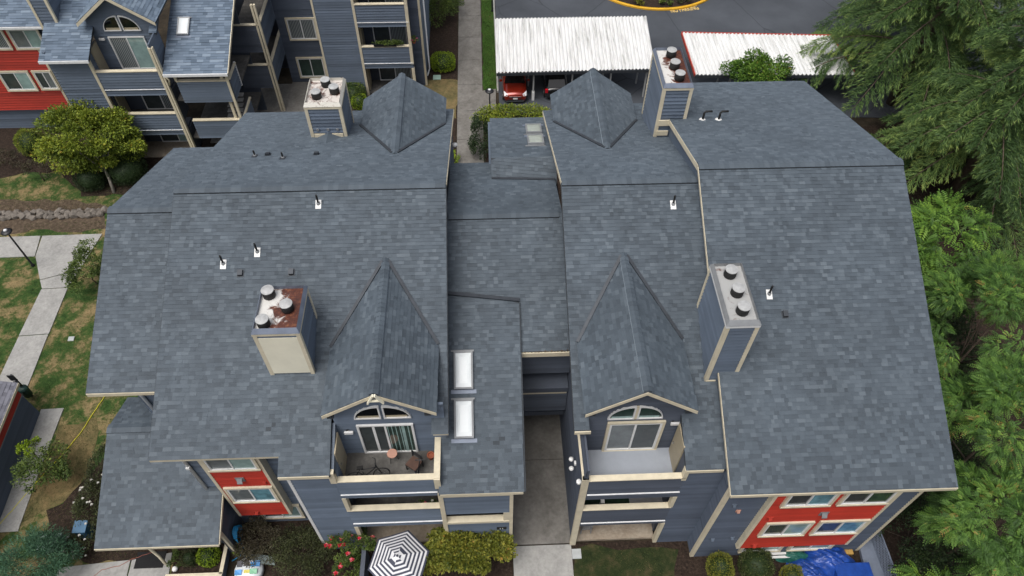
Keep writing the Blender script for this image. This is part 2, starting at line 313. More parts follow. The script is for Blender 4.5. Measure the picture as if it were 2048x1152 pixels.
def roof_rects(root, rects, zr, s, Yr=21.2, back=False, mat='shingle', indiv=0, expo=.15, th=.16, name='roof', **kw):
    """one plane made of rectangles (x0,x1,Yeave) that share a ridge at Yr"""
    sg = 1 if back else -1; L = math.sqrt(1+s*s); v = np.array([0, -sg, s])/L; u = np.array([1., 0, 0]); n = np.array([0, sg*s, 1])/L
    xa = min(r[0] for r in rects); far = max(abs(r[2]-Yr) for r in rects)
    O = np.array([xa, Yr+sg*far, zr-s*far]); vmax = far*L; mb = MB(); rr = []
    for x0, x1, ye in rects:
        d = abs(ye-Yr); P = [(x0, ye, zr-s*d), (x1, ye, zr-s*d), (x1, Yr, zr), (x0, Yr, zr)]
        mb.prism(P, (0, 0, -th)); rr.append((x0-xa, x1-xa, vmax-d*L))
    roof = mb.build(name, 'deck_edge', root)
    def iv(v0, v1):
        m_ = (v0+v1)/2; out = []
        for a, b, vm in sorted(rr):
            if m_ >= vm-.03:
                if out and abs(out[-1][1]-a) < .01: out[-1][1] = b
                else: out.append([a, b])
        return [(a, b, a, b) for a, b in out]
    shingles(roof, O, u, v, n, vmax, 0, iv, mat, expo, indiv=indiv, **kw); return roof
def roof_poly(root, pts, mat='shingle', indiv=0, expo=.15, th=.14, name='roof', **kw):
    P = [np.array(p, float) for p in pts]; u = P[1]-P[0]; u /= np.linalg.norm(u); n = np.cross(u, P[-1]-P[0]); n /= np.linalg.norm(n)
    if n[2] < 0: n = -n
    v = np.cross(n, u)
    if np.dot(P[-1]-P[0], v) < 0: v = -v
    uv = [(np.dot(p-P[0], u), np.dot(p-P[0], v)) for p in P]; vmax = max(q[1] for q in uv)
    roof = MB().prism(pts, (0, 0, -th)).build(name, 'deck_edge', root)
    def iv1(vv):
        xs = []
        for (a, b), (c, d) in zip(uv, uv[1:]+uv[:1]):
            if abs(d-b) > 1e-6 and min(b, d)-1e-6 <= vv <= max(b, d)+1e-6: xs.append(a+(c-a)*(vv-b)/(d-b))
        return (min(xs), max(xs)) if len(xs) > 1 else None
    def iv(v0, v1):
        a, b = iv1(max(v0, 1e-4)), iv1(v1)
        return [(a[0], a[1], b[0], b[1])] if a and b else []
    shingles(roof, P[0], u, v, n, vmax, 0, iv, mat, expo, indiv=indiv, **kw); return roof
def ridge_cap(roof, p, q, s1, s2, mat='shingle', w=.2, th=.06):
    """row of folded cap pieces along a ridge p-q; s1, s2 are the slopes to either side"""
    p, q = np.array(p, float), np.array(q, float); L = np.linalg.norm(q-p); d = (q-p)/L; sd = np.cross(d, (0, 0, 1)); mb = MB(); x = 0
    while x < L-.02:
        e = min(x+.2, L); t = random.uniform(.25, .65); a, b = p+d*x, p+d*e
        for sg, s in ((1, s1), (-1, s2)):
            o = sd*sg*w+np.array([0, 0, -s*w*.75]); up = np.array([0, 0, th]); up2 = np.array([0, 0, th*.87])
            mb.quad(a+up, b+up2, b+o+up2, a+o+up, tone=t); mb.quad(a+o+up, b+o+up2, b+o-up*1.3, a+o-up*1.3, tone=0)
        x = e
    return mb.build('ridge_cap', mat, roof)
def lap(mb, p0, d, nrm, length, z0, z1, openings=(), expo=.19, gable=None):
    p0, d, nrm = np.array(p0, float), np.array(d, float), np.array(nrm, float); z = z0
    while z < z1-.01:
        e = min(z+expo, z1); zm = (z+e)/2; iv = [(0, length)]
        if gable:
            gc, zp, sl = gable; hw = (zp-e)/sl
            if hw <= .02: break
            iv = [(max(0, gc-hw), min(length, gc+hw))]
        for (a0, a1, b0, b1) in openings:
            if b0 < zm < b1:
                nv = []
                for (s, t) in iv:
                    if a0 > s: nv.append((s, min(t, a0)))
                    if a1 < t: nv.append((max(s, a1), t))
                iv = [(s, t) for s, t in nv if t-s > .005]
        for s, t in iv:
            o1, o2 = nrm*.034, nrm*-.028; tn = min(max(random.gauss(.5, .16), 0), 1)
            A, C = p0+d*s, p0+d*t
            def P(q, o, zz): return (q[0]+o[0], q[1]+o[1], zz)
            mb.quad(P(A, o1, z), P(C, o1, z), P(C, o2, e), P(A, o2, e), tone=tn); mb.quad(P(A, o2, z), P(C, o2, z), P(C, o1, z), P(A, o1, z), tone=tn)
        z = e
    return mb
def wall_front(root, x0, x1, Y, z0, z1, ops=(), mat='siding_blue', gable=None, name='wall', expo=.19, back=True):
    mb = lap(MB(), (x0, Y, 0), (1, 0, 0), (0, -1, 0), x1-x0, z0, z1, [(a-x0, b-x0, c, e) for a, b, c, e in ops], expo, gable)
    if back and not ops and not gable: mb.box(x0, x1, Y+.04, Y+.14, z0, z1)
    return mb.build(name, mat, root)
def wall_side(root, X, y0, y1, z0, z1, face=1, mat='siding_blue', ops=(), expo=.19, name='wall', solid=True):
    mb = lap(MB(), (X, y0, 0), (0, 1, 0), (face, 0, 0), y1-y0, z0, z1, [(a-y0, b-y0, c, e) for a, b, c, e in ops], expo)
    if solid and not ops: mb.box(min(X-face*.04, X-face*.12), max(X-face*.04, X-face*.12), y0, y1, z0, z1)
    return mb.build(name, mat, root)
def board(root, x0, x1, y0, y1, z0, z1, mat='cream', name='trim_board'): return B(x0, x1, y0, y1, z0, z1).build(name, mat, root)
def window(root, x0, x1, z0, z1, Y, panes=('pane_dark', 'pane_teal'), trim=.1, fr=.06, name='window', split=.5, sill=False, tmat='cream', depth=.07):
    """sliding window facing -Y on a wall at Y"""
    f = MB(); a, b = Y-depth, Y+.02
    f.box(x0, x1, a, b, z0, z0+fr).box(x0, x1, a, b, z1-fr, z1).box(x0, x0+fr, a, b, z0+fr, z1-fr).box(x1-fr, x1, a, b, z0+fr, z1-fr)
    xs = x0+(x1-x0)*split; f.box(xs-fr*.45, xs+fr*.45, a+.008, b, z0+fr, z1-fr)
    w_ = f.build(name, 'white_paint', root)
    for i, (p, q) in enumerate(((x0+fr, xs-fr*.45), (xs+fr*.45, x1-fr))):
        yy = Y-.02-.016*i; B(p, q, yy, yy+.01, z0+fr, z1-fr).build('pane', panes[i], w_)
    B(x0, x1, Y+.02, Y+.03, z0, z1).build('reveal', 'pane_black', w_)
    if trim:
        t = trim; e = .003
        MB().box(x0-t, x1+t, a-.012, b-.01, z1+e, z1+t).box(x0-t, x1+t, a-.03, b-.01, z0-t, z0-e).box(x0-t, x0-e, a-.012, b-.01, z0-e, z1+e).box(x1+e, x1+t, a-.012, b-.01, z0-e, z1+e).build('casing', tmat, w_)
    return w_
def half_round(root, xc, z0, wd, ht, Y, pm='pane_black', tmat=None):
    """pair of quarter-round lights over a door"""
    f = MB(); a, b = Y-.07, Y+.02; g = .05; fr = .055; N = 14; panes = []
    for sg in (-1, 1):
        def arc(rx, rz, ox, oz): return [(xc+sg*(ox+rx*math.sin(t*math.pi/2/N)), oz+rz*math.cos(t*math.pi/2/N)) for t in range(N+1)]
        out = arc(wd/2-g, ht, g, z0); inn = arc(wd/2-g-2*fr, ht-2*fr, g+fr, z0+fr)
        out = [(xc+sg*g, z0)]+out; inn = [(xc+sg*(g+fr), z0+fr)]+inn
        for i in range(len(out)):
            j = (i+1) % len(out)
            f.prism([(out[i][0], a, out[i][1]), (out[j][0], a, out[j][1]), (inn[j][0], a, inn[j][1]), (inn[i][0], a, inn[i][1])], (0, b-a, 0))
        panes.append([(x, Y-.022, z) for x, z in inn])
    w_ = f.build('half_round_window', 'white_paint', root)
    for p in panes: MB().prism(p, (0, .01, 0)).build('pane', pm, w_)
    for p, sg in zip(panes, (-1, 1)):   # pale blind in the lower part of each light
        x0, x1 = sorted((xc+sg*(g+fr+.01), xc+sg*(wd/2-.14))); B(x0, x1, Y-.027, Y-.023, z0+fr, z0+fr+ht*.15).build('blind', 'pane_teal' if tmat else 'tan_door', w_)
    if tmat: B(xc-.045, xc+.045, Y-.065, Y, z0, z0+ht).build('mullion', tmat, w_)
    return w_
def chimney(root, x0, x1, y0, y1, zb, zt, chase='chase_rust', caps=(), panel=None, rimmat='metal_blue', bandmat='cream', zfb=None):
    """boxed chimney chase: siding, corner boards, sheet-metal rim and drum caps; zb lowest point inside the roof, zfb where the front board stops"""
    w_ = .1; zc = zt-.3; zfb = zfb or zb
    mb = MB(); lap(mb, (x0, y0, 0), (1, 0, 0), (0, -1, 0), x1-x0, zb, zc); lap(mb, (x1, y0, 0), (0, 1, 0), (1, 0, 0), y1-y0, zb, zc); lap(mb, (x0, y0, 0), (0, 1, 0), (-1, 0, 0), y1-y0, zb, zc); lap(mb, (x0, y1, 0), (1, 0, 0), (0, 1, 0), x1-x0, zb, zc)
    mb.box(x0+.04, x1-.04, y0+.04, y1-.04, zb, zc-.01); c = mb.build('chimney', 'siding_blue', root)
    e = .042
    if panel: B(x0+w_, x1-w_, y0-.038, y0, zfb+.1, zc-.14).build('front_panel', panel, c)
    for xa, sx in ((x0, 1), (x1, -1)):
        for ya, sy in ((y0, 1), (y1, -1)):
            t = MB(); X0, X1 = sorted((xa-sx*e, xa+sx*w_)); Y0, Y1 = sorted((ya-sy*e, ya+sy*.03)); t.box(X0, X1, Y0, Y1, zb, zc)
            X0, X1 = sorted((xa-sx*e, xa+sx*.03)); Y0, Y1 = sorted((ya+sy*.0301, ya+sy*w_)); t.box(X0, X1, Y0, Y1, zb, zc); t.build('corner_board', 'cream', c)
    k = .05; MB().box(x0-k, x1+k, y0-k, y1+k, zc, zc+.10).build('top_band', bandmat, c)
    r = .06; rw = .13; z1 = zt; z0 = zc+.132; mb = MB()       # rim with sloping outer skirt
    for P in (((x0-r, y0-r), (x1+r, y0-r), (x1-rw*.3, y0+rw*.6), (x0+rw*.3, y0+rw*.6)), ((x1+r, y0-r), (x1+r, y1+r), (x1-rw*.3, y1-rw*.3), (x1-rw*.3, y0+rw*.6)), ((x1+r, y1+r), (x0-r, y1+r), (x0+rw*.3, y1-rw*.3), (x1-rw*.3, y1-rw*.3)), ((x0-r, y1+r), (x0-r, y0-r), (x0+rw*.3, y0+rw*.6), (x0+rw*.3, y1-rw*.3))):
        (a, b, c2, d) = P
        mb.quad((*a, z0), (*b, z0), (*c2, z1), (*d, z1)); mb.quad((*d, z1), (*c2, z1), (*c2, z0-.1), (*d, z0-.1))
    mb.build('metal_rim', rimmat, c)
    B(x0+rw*.3, x1-rw*.3, y0+rw*.6, y1-rw*.3, z0-.02, z0+.01).build('chase_cover', chase, c)
    for (fx, fy) in caps:
        cx_, cy_ = x0+(x1-x0)*fx, y0+(y1-y0)*fy
        d = MB().lathe((cx_, cy_, z0+.0), [(.2, 0), (.2, .02), (.22, .04), (.22, .33), (.2, .34)], 20).build('flue', 'black_rubber', c, True)
        MB().lathe((cx_, cy_, z0+.335), [(.215, 0), (.228, .02), (.22, .035), (.1, .055), (.02, .058)], 24).build('flue_cap', 'flue_lid', c)
    return c
def vent_pipe(root, p, s, h=.48, lead=True, n=(0, -1)):
    p = np.array(p, float); sg = -1 if n[1] < 0 else 1
    mb = MB(); dy = -1*sg
    fl = MB(); a = .11
    P = [(p[0]-a, p[1]-.2, p[2]-s*.2*sg*-1*-1), (p[0]+a, p[1]-.2, 0), (p[0]+a, p[1]+.14, 0), (p[0]-a, p[1]+.14, 0)]
    P = [(x, y, p[2]+s*(y-p[1])*(-sg)+.03) for x, y, _ in P]
    pipe = mb.tube([(p[0], p[1], p[2]-.1), (p[0], p[1], p[2]+h)], .04, 10).build('vent_pipe', 'black_rubber', root)
    fl.prism(P, (0, 0, -.012)).build('flashing', 'lead_white' if lead else 'flashing_dark', pipe)
    MB().lathe((p[0], p[1], p[2]-.02), [(.085, 0), (.075, .08), (.05, .12)], 14).build('collar', 'metal_grey', pipe)
    return pipe
def box_vent(root, p, s, back=False):
    x, y, z = p; sg = 1 if back else -1; zz = lambda yy: z+s*(yy-y)*(-sg)
    b = MB(); P = [(x-.09, y-.09, zz(y-.09)+.13), (x+.09, y-.09, zz(y-.09)+.13), (x+.09, y+.12, zz(y+.12)+.12), (x-.09, y+.12, zz(y+.12)+.12)]
    v = b.prism(P, (0, 0, -.13)).build('box_vent', 'flashing_dark', root)
    P = [(x-.13, y-.11, 0), (x+.13, y-.11, 0), (x+.13, y+.14, 0), (x-.13, y+.14, 0)]
    MB().prism([(a, c, zz(c)+.028) for a, c, _ in P], (0, 0, -.01)).build('flashing', 'flashing_dark', v)
    MB().box(x-.075, x+.075, y-.095, y-.088, zz(y)+.02, zz(y)+.07).build('grille', 'black_rubber', v); return v
def skylight(root, c, wd, ln, s, dome='skylight_dome', back=False, frame='frame_grey'):
    """curb-mounted skylight on a slope; c = centre, ln measured up the slope"""
    c = np.array(c, float); L = math.sqrt(1+s*s); sg = 1 if back else -1; u = np.array([1., 0, 0]); v = np.array([0, -sg, s])/L; n = np.array([0, sg*s, 1])/L
    def ring(mb, a, b, h0, h1, t):
        for (u0, u1, v0, v1) in ((-a, a, -b, -b+t), (-a, a, b-t, b), (-a, -a+t, -b+t, b-t), (a-t, a, -b+t, b-t)):
            mb.prism([c+u*x+v*y+n*h1 for x, y in ((u0, v0), (u1, v0), (u1, v1), (u0, v1))], -n*(h1-h0))
        return mb
    a, b = wd/2, ln/2; sk = ring(MB(), a, b, 0, .16, .07).build('skylight', frame, root)
    mb = MB(); N = 8; a2, b2 = a-.06, b-.06
    for i in range(N):
        for j in range(N):
            q = []
            for di, dj in ((0, 0), (1, 0), (1, 1), (0, 1)):
                x, y = -1+2*(i+di)/N, -1+2*(j+dj)/N; q.append(c+u*x*a2+v*y*b2+n*(.13+.05*(1-x**4)*(1-y**4)))
            mb.quad(*q)
    mb.build('dome', dome, sk, True)
    MB().prism([c+u*x+v*y+n*.03 for x, y in ((-a-.12, -b-.16), (a+.12, -b-.16), (a+.12, -b-.01), (-a-.12, -b-.01))], -n*.012).build('apron', 'metal_blue', sk)
    MB().prism([c+u*x+v*y+n*.05 for x, y in ((-a-.12, b+.0), (a+.05, b+.0), (a+.05, b+.07), (-a-.12, b+.07))], -n*.03).build('head_flashing', 'frame_grey', sk)
    return sk
def downspout(root, pts, mat='white_paint', r=.065, name='downspout'): return MB().tube(pts, r, 8).build(name, mat, root, True)
def rail_wall(root, x0, x1, Y, zb, zt, mat, cap=.24, drip=None):
    """siding-clad balcony front with a cream cap; drip = heights of metal drip edges"""
    r = wall_front(root, x0, x1, Y, zb, zt-.05, mat=mat, name='balcony_front')
    MB().box(x0, x1, Y-.06, Y+cap-.06, zt-.05, zt).build('cap_board', 'cream', r)
    if drip: MB().box(x0+.03, x1, Y-.075, Y-.024, drip-.03, drip).build('drip_edge', 'gutter_white', r)
    return r
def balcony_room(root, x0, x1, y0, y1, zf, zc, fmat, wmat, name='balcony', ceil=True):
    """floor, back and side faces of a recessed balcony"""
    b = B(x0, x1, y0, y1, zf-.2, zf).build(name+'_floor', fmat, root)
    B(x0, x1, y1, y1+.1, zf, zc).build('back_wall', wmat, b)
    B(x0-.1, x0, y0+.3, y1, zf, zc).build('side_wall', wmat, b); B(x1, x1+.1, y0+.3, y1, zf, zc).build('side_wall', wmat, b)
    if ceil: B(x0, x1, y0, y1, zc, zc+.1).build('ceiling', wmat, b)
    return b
def wall_lamp(root, x, z, Y): 
    l_ = MB().box(x-.05, x+.05, Y-.06, Y, z-.05, z+.1).build('wall_lamp', 'black_metal', root)
    MB().box(x-.1, x+.22, Y-.15, Y-.065, z-.02, z+.1).build('shade', 'white_paint', l_)
def gable_trim(root, xc, hw, zp, ze, Y, mat='cream', dep=.05, ht=.18):
    for sg in (-1, 1):
        sl = (zp-ze)/hw; P = [(xc, Y, zp-.02), (xc+sg*hw, Y, ze-.02), (xc+sg*hw, Y, ze-ht-.02), (xc, Y, zp-ht-.02)]
        MB().prism(P, (0, dep, 0)).build('rake_board', mat, root)
YR = 21.2
# ================================================================== left block
LB = empty('apartment_building', (-7, 11.2, 0), 'grey-blue block with a letter A on its front gable and a narrow red panel', 'building')
ZL, SFL, SBL = 12.13, .432, .383
LF = lambda x, y: PL(x, y, ZL, SFL); LBk = lambda x, y: PL(x, y, ZL, -SBL)
zf = lambda Y: ZL-SFL*(YR-Y)
rf = roof_rects(LB, [(-12.27, -7.69, 11.77), (-7.69, -5.86, 11.06), (-5.86, -2.25, 12.95), (-2.25, -1.65, 12.34)], ZL, SFL, indiv=300)
rb = roof_rects(LB, [(-12.27, -1.65, 30.6)], ZL, SBL, back=True, expo=.155)
ridge_cap(rf, (-12.27, YR, ZL), (-1.65, YR, ZL), SFL, SBL)
wf = roof_rects(LB, [(-15.25, -12.2, 14.45)], 11.12, SFL); wb = roof_rects(LB, [(-15.25, -12.2, 27.95)], 11.12, SBL, back=True, expo=.155); ridge_cap(wf, (-15.25, YR, 11.12), (-12.28, YR, 11.12), SFL, SBL)
def dormer(root, xc, hw, zr_, ze_, yf, yv, yr, face, **k):
    a = roof_poly(root, [(xc-hw, yf, ze_), (xc-hw, yv, ze_), (xc, yr, zr_), (xc, yf, zr_)], name='dormer_roof')
    b = roof_poly(root, [(xc+hw, yf, ze_), (xc+hw, yv, ze_), (xc, yr, zr_), (xc, yf, zr_)], name='dormer_roof')
    sl = (zr_-ze_)/hw; ridge_cap(a, (xc, yf, zr_), (xc, yr, zr_), sl, sl, w=.16, th=.09)
    for sg, r in ((-1, a), (1, b)): MB().bar((xc+sg*hw, yv, ze_+.035), (xc+sg*.1, yr-(.1 if face < 0 else -.1), zr_+.0), .12, .09).build('valley_flashing', 'flashing_dark', r)
    return a
dormer(LB, -3.98, 1.99, 10.92, 9.57, 12.42, 15.27, 18.40, -1); dormer(LB, -4.03, 2.05, 10.86, 9.40, 30.39, 28.33, 24.50, 1)
gable_trim(LB, -3.98, 1.99, 10.92, 9.57, 12.40)
# eave and rake boards
MB().box(-12.27, -7.69, 11.72, 11.765, zf(11.77)-.2, zf(11.77)-.02).build('fascia', 'cream', LB); MB().box(-7.69, -5.9, 11.01, 11.055, zf(11.06)-.2, zf(11.06)-.02).build('fascia', 'cream', LB)
MB().box(-15.25, -12.28, 14.40, 14.445, 11.12-SFL*6.75-.2, 11.12-SFL*6.75-.02).build('fascia', 'cream', LB)
MB().box(-2.2, -1.65, 12.29, 12.335, zf(12.34)-.2, zf(12.34)-.02).build('fascia', 'cream', LB)
for x, y0, ye, zr_, s in ((-12.28, YR, 11.77, ZL, SFL), (-15.26, YR, 14.45, 11.12, SFL), (-1.635, YR, 12.34, ZL, SFL)):
    MB().bar((x, y0, zr_-.1), (x, ye, zr_-s*(y0-ye)-.1), .025, .16).build('rake_board', 'deck_edge', LB)
for x, ye, zr_ in ((-12.28, 30.6, ZL), (-15.26, 27.95, 11.12), (-1.635, 30.6, ZL)):
    MB().bar((x, YR, zr_-.1), (x, ye, zr_-SBL*(ye-YR)-.1), .025, .16).build('rake_board', 'cream', LB)
# walls
YLB = 11.17
window_z = ((6.2, 7.5), (3.2, 4.5))
wall_front(LB, -11.85, -7.45, 12.5, 0, 8.3, name='wall'); 
red = wall_front(LB, -10.86, -8.85, 12.15, 1.68, 8.15, mat='siding_red', name='red_panel')
for a, b in ((-10.98, -10.86), (-8.85, -8.73)): B(a, b, 12.11, 12.5, 1.62, 8.15).build('corner_board', 'cream', red)
B(-10.86, -8.85, 12.16, 12.5, 1.62, 1.68).build('soffit', 'siding_red', red)
window(LB, -10.72, -8.95, 6.28, 7.6, 12.13, ('pane_grey', 'pane_teal')); window(LB, -10.66, -8.95, 3.25, 4.5, 12.13, ('pane_grey', 'pane_blue'))
window(LB, -10.2, -8.55, .55, 1.75, 12.48, ('pane_dark', 'pane_teal'))
def hood(root, x, z, Y, mat='metal_grey', s=1.0):
    v = MB().box(x-.17*s, x+.17*s, Y-.03, Y, z-.16*s, z+.16*s).build('vent_hood', mat, root)
    MB().prism([(x-.1*s, Y-.031, z+.12*s), (x+.1*s, Y-.031, z+.12*s), (x+.1*s, Y-.17*s, z-.06*s), (x-.1*s, Y-.17*s, z-.06*s)], (0, 0, -.06*s)).build('hood', mat, v)
hood(LB, -9.9, 5.3, 12.13); hood(LB, -9.05, 4.95, 12.13, 'siding_red', .5); hood(LB, -10.15, 1.95, 12.13, 'siding_red', .6)
# wing wall, entrance porch
wall_front(LB, -13.9, -11.85, 14.95, 0, 8.35); wall_side(LB, -13.9, 14.95, 27, 0, 8.3, -1)
wall_side(LB, -11.85, 12.5, 14.95, 0, 8.05, -1); wall_side(LB, -11.85, 14.95, 30.0, 0, 8.3, -1); wall_side(LB, -1.8, 12.95, 30.0, 0, 8.2, 1)
downspout(LB, [(-13.75, 14.6, 8.05), (-13.7, 14.85, 7.6), (-13.55, 14.85, 4.95)]); downspout(LB, [(-11.75, 12.0, 7.75), (-11.74, 12.4, 7.3), (-11.72, 12.42, 3.85)]); B(-11.8, -11.66, 12.3, 12.42, 5.9, 6.02).build('pipe_clip', 'white_paint', LB)
PS, PE, PZ = .432, 10.45, 3.0; pz = lambda y: PZ+PS*(y-PE)
pr_ = roof_rects(LB, [(-15.96, -11.87, PE), (-11.87, -11.08, 12.48-.0)], pz(14.75), PS, Yr=14.75) if False else roof_poly(LB, [(-15.96, PE, PZ), (-11.08, PE, PZ), (-11.08, 12.46, pz(12.46)), (-15.96, 12.46, pz(12.46))], name='porch_roof')
p2 = roof_poly(LB, [(-15.96, 12.46, pz(12.46)), (-11.87, 12.46, pz(12.46)), (-11.87, 14.75, pz(14.75)), (-15.96, 14.75, pz(14.75))], name='porch_roof')
p3 = roof_poly(LB, [(-15.96, 16.6, pz(14.75)-.7), (-13.9, 16.6, pz(14.75)-.7), (-13.9, 14.75, pz(14.75)), (-15.96, 14.75, pz(14.75))], name='porch_roof'); ridge_cap(p2, (-15.96, 14.75, pz(14.75)), (-11.9, 14.75, pz(14.75)), PS, .38)
B(-15.96, -11.08, PE-.05, PE-.005, PZ-.17, PZ-.02).build('fascia', 'cream', LB); MB().bar((-11.06, PE, PZ-.09), (-11.06, 12.46, pz(12.46)-.09), .03, .14).build('rake_board', 'cream', LB)
wall_side(LB, -11.3, 11.0, 12.48, 0, 3.05, 1, 'siding_dark'); wall_front(LB, -13.2, -11.3, 11.6, 0, 2.9); wall_side(LB, -13.2, 11.6, 14.9, 0, 3, -1)
MB().box(-11.38, -11.24, 11.0, 11.14, 0, 3.0).build('porch_post', 'cream', LB); MB().box(-15.6, -15.46, 11.5, 11.64, 0, 3.0).build('porch_post', 'cream', LB); B(-13.9, -13.2, 11.55, 11.65, 0, 2.2).build('entrance_door', 'white_paint', LB)
downspout(LB, [(-14.65, 10.7, 2.8), (-14.5, 10.9, 2.4), (-14.45, 10.9, .5), (-14.2, 10.65, .2)], 'cream', .06)
# balcony stack
bx0, bx1 = -5.75, -2.18; FL3 = 5.95
wall_front(LB, -7.4, bx0-.1, YLB, 0, 7.5); B(-7.5, -7.38, YLB-.03, YLB+.09, 0, 7.55).build('corner_board', 'white_paint', LB); wall_side(LB, -7.4, YLB, 12.5, 0, 7.6, -1)
rail_wall(LB, bx0-.1, bx1, YLB, 5.45, 6.98, 'siding_blue', drip=5.82); rail_wall(LB, bx0-.1, bx1, YLB, 2.5, 4.25, 'siding_blue', drip=2.9)
B(bx0-.22, bx0, YLB-.07, YLB+.12, 6.9, 7.72).build('corner_board', 'cream', LB)
for z0, z1 in ((4.25, 5.45), (0, 2.5)): B(bx0-.1, bx0+.06, YLB-.05, YLB+.16, z0, z1).build('post', 'cream', LB)
B(bx1-.02, bx1+.1, YLB-.04, YLB+.1, 0, 5.6).build('post', 'cream', LB)
b3 = B(bx0, bx1, YLB+.14, 12.8, FL3-.2, FL3).build('balcony_floor', 'deck_concrete', LB)
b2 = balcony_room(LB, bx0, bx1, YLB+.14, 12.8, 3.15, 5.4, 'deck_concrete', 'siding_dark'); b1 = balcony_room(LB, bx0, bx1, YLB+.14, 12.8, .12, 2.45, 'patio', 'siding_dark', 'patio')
dw = wall_front(LB, bx0-.02, bx1+.4, 12.8, FL3, 10.7, [(-5.02, -2.95, FL3-.1, 8.2)], gable=(-3.98-bx0+.02, 10.75, .68), name='gable_wall', expo=.13)
B(bx0, bx1+.4, 12.83, 12.93, FL3-.2, 9.4).build('backing_wall', 'siding_blue', LB)
window(LB, -5.02, -2.95, FL3+.02, 8.2, 12.78, ('pane_dark', 'pane_green'), trim=0, fr=.08, name='sliding_door'); half_round(LB, -3.98, 8.68, 2.05, .86, 12.78); wall_lamp(LB, -5.4, 7.75, 12.78)
for x, mt_ in ((-4.42, 'white_paint'), (-3.35, 'pane_teal')): B(x-.05, x+.05, 12.735, 12.737, FL3+.1, 8.1).build('blind_slat', mt_, LB)
for i in range(6): B(-3.92+i*.15, -3.885+i*.15, 12.737, 12.739, FL3+.12, 8.1).build('blind_slat', 'pane_teal', LB)
wall_side(LB, bx0, YLB+.15, 12.8, FL3, 7.4, 1); mb = MB().prism([(bx0, 11.2, 7.38), (bx0, 12.8, 7.38), (bx0, 12.8, 8.35), (bx0, 11.2, 7.66)], (-.1, 0, 0)).build('side_wall', 'siding_blue', LB)
td = B(bx0, bx0+.05, 11.75, 12.62, FL3+.02, 7.98).build('closet_door', 'tan_door', LB); MB().lathe((bx0+.09, 11.85, FL3+1.0), [(.035, 0), (.035, .05)], 10).build('handle', 'chrome', td)
r_ = wall_side(LB, bx1+.1, YLB, 12.6, FL3-.6, 6.95, 1); B(bx1-.06, bx1+.17, YLB-.04, 12.9, 6.955, 7.02).build('cap_board', 'cream', r_); B(bx1-.06, bx1+.17, YLB-.1, YLB-.045, 6.2, 7.0).build('cap_end', 'cream', r_)
# letter A on the gable
la = MB(); ax, az = -3.96, PY(755, 806, 12.34)[2]
for sg in (-1, 1): la.bar((ax+sg*.03, 12.34, az+.5), (ax+sg*.27, 12.34, az-.02), .05, .1, (0, 1, 0))
la.bar((ax-.17, 12.34, az+.14), (ax+.17, 12.34, az+.14), .05, .08, (0, 1, 0)).build('letter_a', 'cream_panel', LB)
for sx in (-5.7, -2.3): B(sx-.12, sx+.12, 12.45, 12.8, 9.3, 9.42).build('bracket', 'flashing_dark', LB)
# chimneys, vents
chimney(LB, -8.08, -6.55, 14.42, 16.36, 8.9, 11.97, 'chase_rust', ((.2, .82), (.68, .5), (.22, .17)), 'cream_panel', zfb=9.2)
cb = chimney(LB, -8.08, -6.5, 26.85, 28.78, 9.1, 11.87, 'chase_worn', ((.5, .78), (.78, .5), (.3, .32)), None, 'trim_rust', zfb=9.98); 
for x in (-7.75, -7.28, -6.85): B(x-.06, x+.06, 26.79, 26.83, 10.35, 10.47).build('clip', 'metal_grey', cb)
B(-7.95, -6.63, 26.78, 26.84, 9.98, 10.18).build('base_board', 'cream', cb)
MB().prism([(-7.95, 26.84, 9.95), (-6.62, 26.84, 9.95), (-7.3, 26.84, 10.25)], (0, -1.3, .12)).build('cricket', 'shingle', LB)
for px, py in ((637, 404), (515, 500), (447, 524)): vent_pipe(LB, LF(px, py+4), SFL)
for px, py in ((481, 549), (583, 547)): box_vent(LB, LF(px, py), SFL)
for px, py in ((510, 312), (566, 316)): vent_pipe(LB, LBk(px, py), SBL, .3, False, (0, 1))
for px, py in ((536, 310), (633, 309)): box_vent(LB, LBk(px, py), SBL, True)
# ================================================================== right block
RB = empty('apartment_building', (8, 10.3, 0), 'grey-blue block with a wide roof and a red panel holding four windows', 'building')
ZR, SFR, SBR = 12.83, .466, .33; ZM, SFM, SBM = 12.12, .45, .39
RF = lambda x, y: PL(x, y, ZR, SFR); RMF = lambda x, y: PL(x, y, ZM, SFM)
r1 = roof_rects(RB, [(8.31, 16.47, 9.9)], ZR, SFR, indiv=300); r2 = roof_rects(RB, [(8.31, 16.47, 31.0)], ZR, SBR, back=True, expo=.155); ridge_cap(r1, (8.31, YR, ZR), (16.47, YR, ZR), SFR, SBR)
r3 = roof_rects(RB, [(2.95, 3.5, 12.29), (3.5, 6.92, 13.0), (6.92, 8.5, 10.91)], ZM, SFM); r4 = roof_rects(RB, [(2.95, 7.4, 30.2), (7.4, 8.5, 31.2)], ZM, SBM, back=True, expo=.155); ridge_cap(r3, (2.95, YR, ZM), (8.4, YR, ZM), SFM, SBM)
dormer(RB, 5.22, 1.99, 10.87, 9.45, 12.23, 15.27, 18.42, -1); dormer(RB, 5.38, 2.04, 10.76, 9.28, 30.67, 28.48, 24.68, 1); gable_trim(RB, 5.22, 1.99, 10.87, 9.45, 12.21)
zR = lambda Y: ZR-SFR*(YR-Y); zM = lambda Y: ZM-SFM*(YR-Y)
B(8.31, 16.47, 9.85, 9.895, zR(9.9)-.19, zR(9.9)-.02).build('fascia', 'cream', RB); B(6.95, 8.3, 10.86, 10.905, zM(10.91)-.19, zM(10.91)-.02).build('fascia', 'cream', RB); B(2.95, 3.55, 12.24, 12.285, zM(12.29)-.19, zM(12.29)-.02).build('fascia', 'cream', RB)
